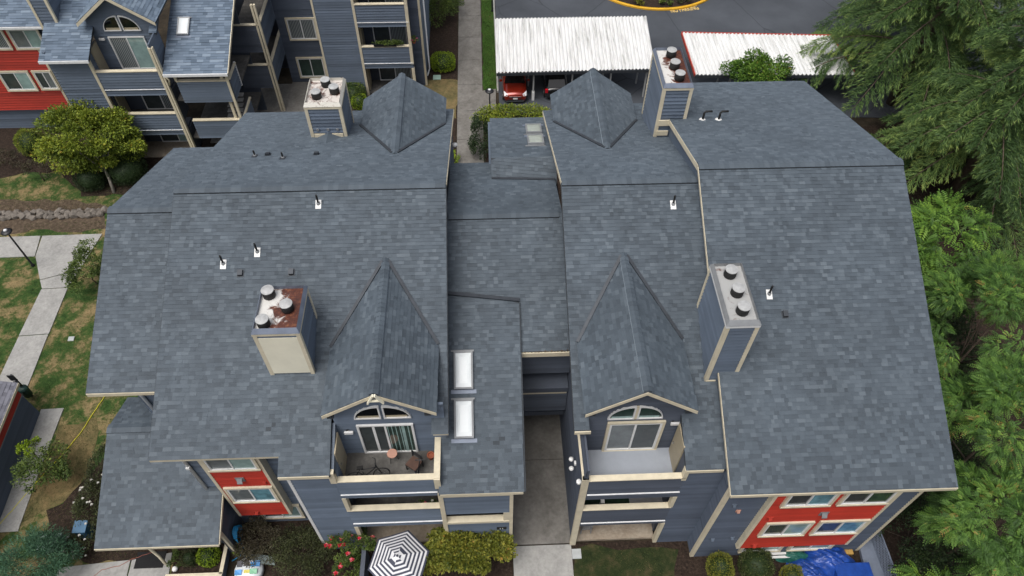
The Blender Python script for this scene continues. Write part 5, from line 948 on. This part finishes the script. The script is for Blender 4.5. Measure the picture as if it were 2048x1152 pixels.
# garden fence by the roses
fx = G(727, 1110, 1.3)[0]; t = empty('garden_fence', (fx, 9, 0), 'dark blue board fence between the roses and the patio', 'fence')
for i in range(8): MB().box(fx-.04, fx+.04, 7.4+i*.42, 7.4+i*.42+.4, 0, 1.25).build('fence_board', 'siding_navy', t)
MB().box(fx-.09, fx+.09, 7.35, 10.8, 1.252, 1.3).build('rail', 'siding_dark', t)
# parasol
pc = G(795, 1113, 2.35); t = empty('parasol', (pc[0], pc[1], 0), 'navy and white striped hexagonal parasol over the patio', 'parasol'); MB().tube([(pc[0], pc[1], 0), (pc[0], pc[1], 2.45)], .025, 10).build('pole', 'frame_grey', t, True); MB().lathe((pc[0], pc[1], 0), [(.28, 0), (.28, .06), (.05, .1)], 16).build('base', 'black_metal', t)
NB = 15; Rr = 1.28; rot = R_(15); white = MB(); navy = MB()
def pp(r, k): a = rot+k*math.pi/3; return np.array([pc[0]+r*math.cos(a), pc[1]+r*math.sin(a), 2.45-.55*(r/Rr)**1.15])
for j in range(NB):
    r0_, r1_ = Rr*j/NB, Rr*(j+1)/NB; tgt = navy if (j % 2 == 0 and j > 0) else white
    for k in range(6):
        a, b, c2, d = pp(r0_, k), pp(r1_, k), pp(r1_, k+1), pp(r0_, k+1)
        if j < 4:   # the panels near the hub carry straight cross stripes
            tgt = navy if (j+k) % 3 == 0 and j > 0 else white
        sag = np.array([0, 0, -.03*(r1_/Rr)]); m1, m2 = (b+c2)/2+sag, (a+d)/2+sag; tgt.quad(a, b, m1, m2); tgt.quad(m2, m1, c2, d)
white.build('canopy', 'canvas_white', t); navy.build('stripe', 'canvas_navy', t); MB().lathe((pc[0], pc[1], 2.42), [(.05, 0), (.05, .06), (.02, .1)], 10).build('finial', 'canvas_navy', t)
for k in range(6): MB().bar(pp(.05, k)-(0, 0, .03), pp(Rr, k)-(0, 0, .03), .02, .02).build('rib', 'frame_grey', t)
# blue tarpaulin heap, green cloth
def heap(name, label, c, r, mat, seed, n=46, amp=.16):
    rng = np.random.default_rng(seed); mb = MB(); W_ = [(rng.uniform(2, 9), rng.uniform(2, 9), rng.uniform(0, 6.3), rng.uniform(.3, 1)) for _ in range(14)]
    def hgt(x, y):
        rr = math.hypot(x, y); h = max(0, 1-rr**2.4); f = sum(a*abs(math.sin(p*x*1.3+q*y*1.2+o+1.2*math.sin(q*x+p*y*.6))) for p, q, o, a in W_)/14; return h*(.55+.75*f)*r[2]+amp*.25*f*(1 if rr < 1 else .2)
    idx = {}
    for i in range(n+1):
        for j in range(n+1):
            x, y = -1+2*i/n, -1+2*j/n; k = max(abs(x), abs(y))/(math.hypot(x, y)+1e-6) if (x or y) else 1; u, v = x*(.35+.65*k), y*(.35+.65*k); e = 1+.1*math.sin(5*math.atan2(v, u)+seed)
            idx[i, j] = len(mb.v); mb.v.append((c[0]+u*r[0]*e, c[1]+v*r[1]*e, c[2]+hgt(u, v))); mb.t.append(.5)
    for i in range(n):
        for j in range(n): mb.f.append((idx[i, j], idx[i+1, j], idx[i+1, j+1], idx[i, j+1]))
    return mb.build(name, mat, None, label=label, cat='tarpaulin')
g = G(1660, 1118, .3); heap('tarpaulin', 'crumpled blue tarpaulin heap below the red panel', (g[0], g[1], 0), (1.15, .75, .85), 'tarp_blue', 3); g = G(1620, 1145, .2); heap('tarpaulin', 'lower folds of blue tarpaulin beside the small clipped bush', (g[0]-.1, g[1], 0), (1.0, .7, .6), 'tarp_blue', 5)
g = G(1705, 1150, .3); t = empty('covered_table', (g[0], g[1], 0), 'flat-topped table under blue tarpaulin by the grey deck', 'table'); mb = MB().box(g[0]-.75, g[0]+.75, g[1]-.5, g[1]+.42, .52, .58); mb.box(g[0]-.78, g[0]+.78, g[1]-.55, g[1]-.5, .1, .58); mb.box(g[0]-.78, g[0]-.75, g[1]-.5, g[1]+.42, .15, .575).build('cover', 'tarp_blue', t); [MB().box(g[0]+sx*.65-.03, g[0]+sx*.65+.03, g[1]+sy*.35-.03, g[1]+sy*.35+.03, 0, .515).build('leg', 'frame_grey', t) for sx in (-1, 1) for sy in (-1, 1)]
g = G(1588, 1110, .2); heap('tarpaulin', 'green cloth bundle against the wall beside the blue heap', (g[0], g[1], 0), (.75, .3, .45), 'tarp_green', 9, 30); g = G(1697, 1103, .2); B(g[0]-.22, g[0]+.22, g[1]-.1, g[1]+.1, 0, .16).build('wood_block', 'wood_yellow', label='yellow timber offcut behind the blue tarpaulin', cat='timber')
for k in range(2): g = G(1560, 1111+k*7); B(g[0]-.5, g[0]+.5, g[1]-.05, g[1]+.05, .25, .3).build('bench_slat' if False else 'white_plank', 'white_paint', label=('white plank against the wall behind the clipped bushes', 'lower white plank behind the clipped bushes')[k], cat='plank')
# grey ramp deck and lattice
q = [G(1712, 1082), G(1742, 1076), G(1775, 1180), G(1735, 1180)]; MB().prism([(p[0], p[1], .25) for p in q], (0, 0, -.2)).build('side_deck', 'lattice_grey', kind='structure')
a, b = G(1742, 1074, .3), G(1783, 1185, .3); t = empty('lattice_fence', (a[0], (a[1]+b[1])/2, 0), 'grey diamond lattice screen along the side deck', 'fence'); L = np.linalg.norm((b-a)[:2]); dv = (b-a)/L; hh = .95; ex = np.array([dv[0], dv[1], 0])
for k in range(int((L+hh)/.16)):
    s0 = -hh+k*.16
    for sg in (1, -1):
        u0, u1 = max(s0, 0), min(s0+hh, L)
        if u1-u0 < .05: continue
        z0_, z1_ = (u0-s0, u1-s0) if sg > 0 else (hh-(u0-s0), hh-(u1-s0)); p = np.array([a[0], a[1], .25])+ex*u0+(0, 0, z0_); q2 = np.array([a[0], a[1], .25])+ex*u1+(0, 0, z1_); off = np.array([.01*sg, 0, 0]); MB().bar(p+off, q2+off, .012, .04, (1, 0, 0)).build('lattice_strip', 'lattice_grey', t)
MB().bar((a[0], a[1], .25+hh+.02), (b[0], b[1], .25+hh+.02), .05, .06).build('top_rail', 'lattice_grey', t)
# ---------------------------------------------------------------- furniture on the balconies
def chair(label, x, y, z, rz, mat, frame='black_metal', slats=0, s=1.0, h=.88):
    t = empty('chair', (0, 0, 0), label, 'chair'); t.name = 'chair'
    ORG[t.name] = np.zeros(3)
    if slats:
        for k in range(7): MB().box(-.23, .23, -.23+k*.066, -.185+k*.066, .42, .44).build('seat_slat', mat, t)
        for k in range(6): MB().box(-.22+k*.08, -.17+k*.08, .22, .24, .46, h).build('back_slat', mat, t)
    else:
        MB().prism([(-.24, -.24, .47), (.24, -.24, .47), (.22, .22, .46), (-.22, .22, .46)], (0, 0, -.05)).build('seat', mat, t)
        for k in range(4): MB().box(-.2, .2, .225, .24, .58+k*.085, .62+k*.085).build('back_slat', frame, t)
    for sx in (-1, 1):
        MB().box(sx*.22-.02, sx*.22+.02, -.23, -.19, 0, .42).build('leg', frame, t); MB().box(sx*.22-.02, sx*.22+.02, .2, .24, 0, h).build('leg', frame, t); MB().box(sx*.25-.02, sx*.25+.02, -.22, .22, .64, .67).build('arm', frame, t) if slats else None
    t.location = (x, y, z); t.rotation_euler = (0, 0, rz); t.scale = (s, s, s); return t
chair('brown cushioned chair on the A-block top balcony', -3.05, 12.05, FL3, R_(-35), 'wood_brown'); g = G(1167, 1062, .3); chair('pale slatted chair on the right ground-floor patio', 3.95, 11.6, .12, R_(180), 'grey_plastic', 'grey_plastic', 1); chair('blue plastic chair on the far middle balcony', -6.2, 44.3, 2.85, R_(160), 'plastic_blue', 'plastic_blue', 1); chair('second blue chair in the dark end of the far balcony', -7.7, 44.2, 2.85, R_(200), 'plastic_blue', 'plastic_blue', 1); chair('white folding chair on the far top balcony', -6.3, 44.1, 5.6, R_(150), 'white_paint', 'white_paint', 1)
t = empty('side_table', (-3.9, 12.45, FL3), 'small round pinkish side table by the glass door', 'table'); MB().lathe((-3.9, 12.45, FL3+.47), [(.19, 0), (.2, .02), (.19, .04)], 20).build('table_top', 'wood_pink', t)
for a in (0, 2.1, 4.2): MB().bar((-3.9+.1*math.cos(a), 12.45+.1*math.sin(a), FL3+.47), (-3.9+.2*math.cos(a), 12.45+.2*math.sin(a), FL3), .02, .02).build('leg', 'black_metal', t)
def bicycle(label, x, y, z, rz):
    t = empty('bicycle', (0, 0, 0), label, 'bicycle'); ORG[t.name] = np.zeros(3)
    for sx in (-.5, .5):
        P = [(sx+.3*math.cos(a), 0, .31+.3*math.sin(a)) for a in np.linspace(0, 2*math.pi, 25)]; w_ = MB().tube(P, .022, 6, cap=False).build('wheel', 'black_rubber', t, True); sp_ = MB()
        for k in range(6): sp_.bar((sx+.29*math.cos(k*math.pi/6), 0, .31+.29*math.sin(k*math.pi/6)), (sx-.29*math.cos(k*math.pi/6), 0, .31-.29*math.sin(k*math.pi/6)), .006, .006)
        sp_.build('spokes', 'chrome', w_)
    MB().tube([(-.5, 0, .31), (-.12, 0, .31), (-.22, 0, .78), (-.5, 0, .31)], .018, 6).tube([(-.12, 0, .31), (.36, 0, .72), (-.2, 0, .7)], .018, 6).tube([(.5, 0, .31), (.36, 0, .75), (.33, 0, .95)], .018, 6).build('frame', 'black_metal', t, True); MB().tube([(.25, -.26, .98), (.35, -.2, .97), (.35, .2, .97), (.25, .26, .98)], .015, 6).build('handlebar', 'black_metal', t, True); MB().box(-.36, -.12, -.07, .07, .8, .85).build('saddle', 'black_rubber', t)
    t.location = (x, y, z); t.rotation_euler = (R_(-12), 0, rz); return t
bicycle('black bicycle leaning inside the A-block balcony front', -4.75, 11.62, FL3, R_(8))
t = empty('scooter', (-3.2, 11.6, FL3), 'purple kick scooter lying behind the A-block balcony front', 'scooter'); MB().bar((-3.55, 11.6, FL3+.12), (-2.9, 11.68, FL3+.14), .14, .05).build('deck', 'plastic_purple', t); MB().tube([(-2.9, 11.68, FL3+.12), (-2.85, 11.9, FL3+.55), (-2.8, 12.0, FL3+.8)], .02, 8).build('stem', 'black_metal', t, True); MB().tube([(-2.98, 12.0, FL3+.8), (-2.62, 12.0, FL3+.8)], .02, 8).build('handlebar', 'black_metal', t); [MB().lathe((xx, 11.62, FL3+.02), [(.07, 0), (.07, .05)], 12).build('wheel', 'black_rubber', t) for xx in (-3.6, -2.84)]
MB().lathe((-2.45, 12.45, FL3), [(.1, 0), (.14, .22), (.15, .26), (.11, .26), (.1, .2)], 14).build('flower_pot', 'terracotta', label='terracotta pot in the corner of the A-block balcony', cat='flower pot')
def hanging(label, x, y, z, mat, size=.22):
    t = empty('potted_plant', (x, y, z), label, 'potted plant'); MB().lathe((x, y, z), [(.1, 0), (.15, .15), (.16, .2), (.1, .2)], 12).build('pot', 'terracotta', t); V, Fq, T, C = foliage((x, y, z+.28), (size, size, .16), 260, .09, 8); mesh_of(V, Fq, T).build('foliage', 'leaf_mid', t); bloom(t, (x, y, z+.3), (size, size, .15), mat, 4, .1)
hanging('potted plant with red flowers on the A-block second balcony', -3.0, 11.42, 3.5, 'petal_red'); hanging('potted plant with pale yellow flowers on the A-block second balcony', -2.5, 11.42, 3.5, 'petal_white'); hanging('magenta flowers at the far middle balcony post', -4.7, 43.6, 4.1, 'petal_magenta', .25)
t = empty('window_box', (-6.5, 43.55, 3.95), 'long dark planter of herbs on the far balcony cap', 'planter'); MB().box(-7.4, -5.9, 43.42, 43.62, 3.95, 4.1).build('trough', 'black_metal', t); V, Fq, T, C = foliage((-6.4, 43.52, 4.2), (.9, .12, .14), 700, .1, 16); mesh_of(V, Fq, T).build('foliage', 'leaf_mid', t)
B(4.3, 4.45, 11.4, 11.55, 2.95, 3.5).build('white_canister', 'white_paint', label='white canister on the green carpet of the right second balcony', cat='canister')
# ---------------------------------------------------------------- cars
def car(label, x, y, rz, paint, grp='cars under the carport'):
    t = empty('parked_car', (0, 0, 0), label, 'car', grp); ORG[t.name] = np.zeros(3)   # faces -Y, length 3.9
    # stations: y, half width bottom/top, z sill, z shoulder
    st_ = [(-1.92, .62, .36, .62), (-1.86, .74, .24, .74), (-1.6, .81, .2, .84), (-1.0, .84, .2, .94), (-.6, .85, .2, 1.0), (.4, .85, .2, 1.02), (1.2, .84, .2, 1.04), (1.75, .8, .22, 1.0), (1.92, .7, .32, .85)]
    mb = MB(); n_ = 13
    for (yy, hw, z0_, z1_) in st_:
        prof = [(-hw*.92, z0_), (-hw, z0_+.12), (-hw*1.0, (z0_+z1_)/2), (-hw*.97, z1_-.1), (-hw*.88, z1_-.02), (-hw*.5, z1_+.03), (0, z1_+.05)]; prof = prof+[(-a, b) for a, b in prof[-2::-1]]
        for a, b in prof: mb.v.append((a, yy, b)); mb.t.append(.5)
    for i in range(len(st_)-1):
        for j in range(n_-1): mb.f.append((i*n_+j, i*n_+j+1, (i+1)*n_+j+1, (i+1)*n_+j))
    mb.f.append(tuple(range(n_))[::-1]); mb.f.append(tuple((len(st_)-1)*n_+j for j in range(n_))); body = mb.build('body', paint, t, True)
    mb = MB(); cab = [(-.85, .72, 1.0, .70, 1.01), (-.2, .74, 1.0, .58, 1.47), (.5, .74, 1.0, .58, 1.52), (1.4, .72, 1.0, .55, 1.46), (1.8, .7, .98, .62, 1.05)]
    for yy, a, z0_, b, z1_ in cab: mb.v += [(-a, yy, z0_), (-b, yy, z1_), (b, yy, z1_), (a, yy, z0_)]; mb.t += [.5]*4
    for i in range(4):
        for j in range(3): mb.f.append((i*4+j, i*4+j+1, i*4+4+j+1, i*4+4+j))
    mb.build('glass', 'pane_black', t); mb = MB(); mb.prism([(-.56, -.15, 1.475), (.56, -.15, 1.475), (.56, .5, 1.53), (.53, 1.38, 1.475), (-.53, 1.38, 1.475), (-.56, .5, 1.53)], (0, 0, .03)).build('roof', paint, t)
    for sx in (-1, 1):
        MB().prism([(sx*.8, -1.55, .86), (sx*.52, -1.8, .74), (sx*.56, -1.88, .62), (sx*.78, -1.82, .62)], (0, -.03, .04)).build('headlight', 'lamp_clear', t); MB().box(sx*.72-.1, sx*.72+.1, 1.78, 1.93, .72, .98).build('tail_light', 'lamp_red', t); MB().box(sx*.98-.1, sx*.98+.1, -.62, -.52, .98, 1.12).build('mirror', paint, t)
        MB().bar((sx*.76, -.83, 1.03), (sx*.6, -.2, 1.49), .06, .05).build('pillar', paint, t)
        for yy in (-1.25, 1.25):
            P = MB(); P.tube([(sx*.72, yy, .3), (sx*.88, yy, .3)], .3, 18); w_ = P.build('wheel', 'black_rubber', t); MB().tube([(sx*.87, yy, .3), (sx*.895, yy, .3)], .19, 14).build('rim', 'chrome', w_)
    MB().box(-.42, .42, -1.955, -1.9, .55, .62).build('grille', 'black_metal', t); MB().box(-.45, .45, -1.965, -1.92, .625, .65).build('grille_bar', 'chrome', t); MB().box(-.55, .55, -1.95, -1.9, .3, .4).build('lower_grille', 'black_metal', t); MB().box(-.16, .16, -1.98, -1.945, .44, .54).build('number_plate', 'white_paint', t); MB().bar((-.6, -1.93, .28), (.6, -1.93, .28), .05, .05).build('bumper_lip', 'chrome', t); MB().box(-.16, .16, 1.93, 1.95, .6, .72).build('number_plate', 'white_paint', t)
    t.location = (x, y, 0); t.rotation_euler = (0, 0, rz); return t
car('orange-red hatchback parked nose-out under the white carport', 2.12, 44.1, 0, 'car_red'); car('black car showing a red tail light behind the right gable', 5.05, 44.35, math.pi, 'car_black')
# overhead cable with white insulator at the left eave
p = np.array([-1.55, 27.6, 8.6]); t = empty('security_light', tuple(p), 'white lamp on the eave above the far walkway', 'lamp'); MB().lathe(p, [(.06, 0), (.13, .05), (.14, .14), (.05, .2)], 12).build('head', 'white_paint', t, True); MB().bar(p-(.1, 0, 0), p+(0, 0, .08), .04, .04).build('bracket', 'white_paint', t)
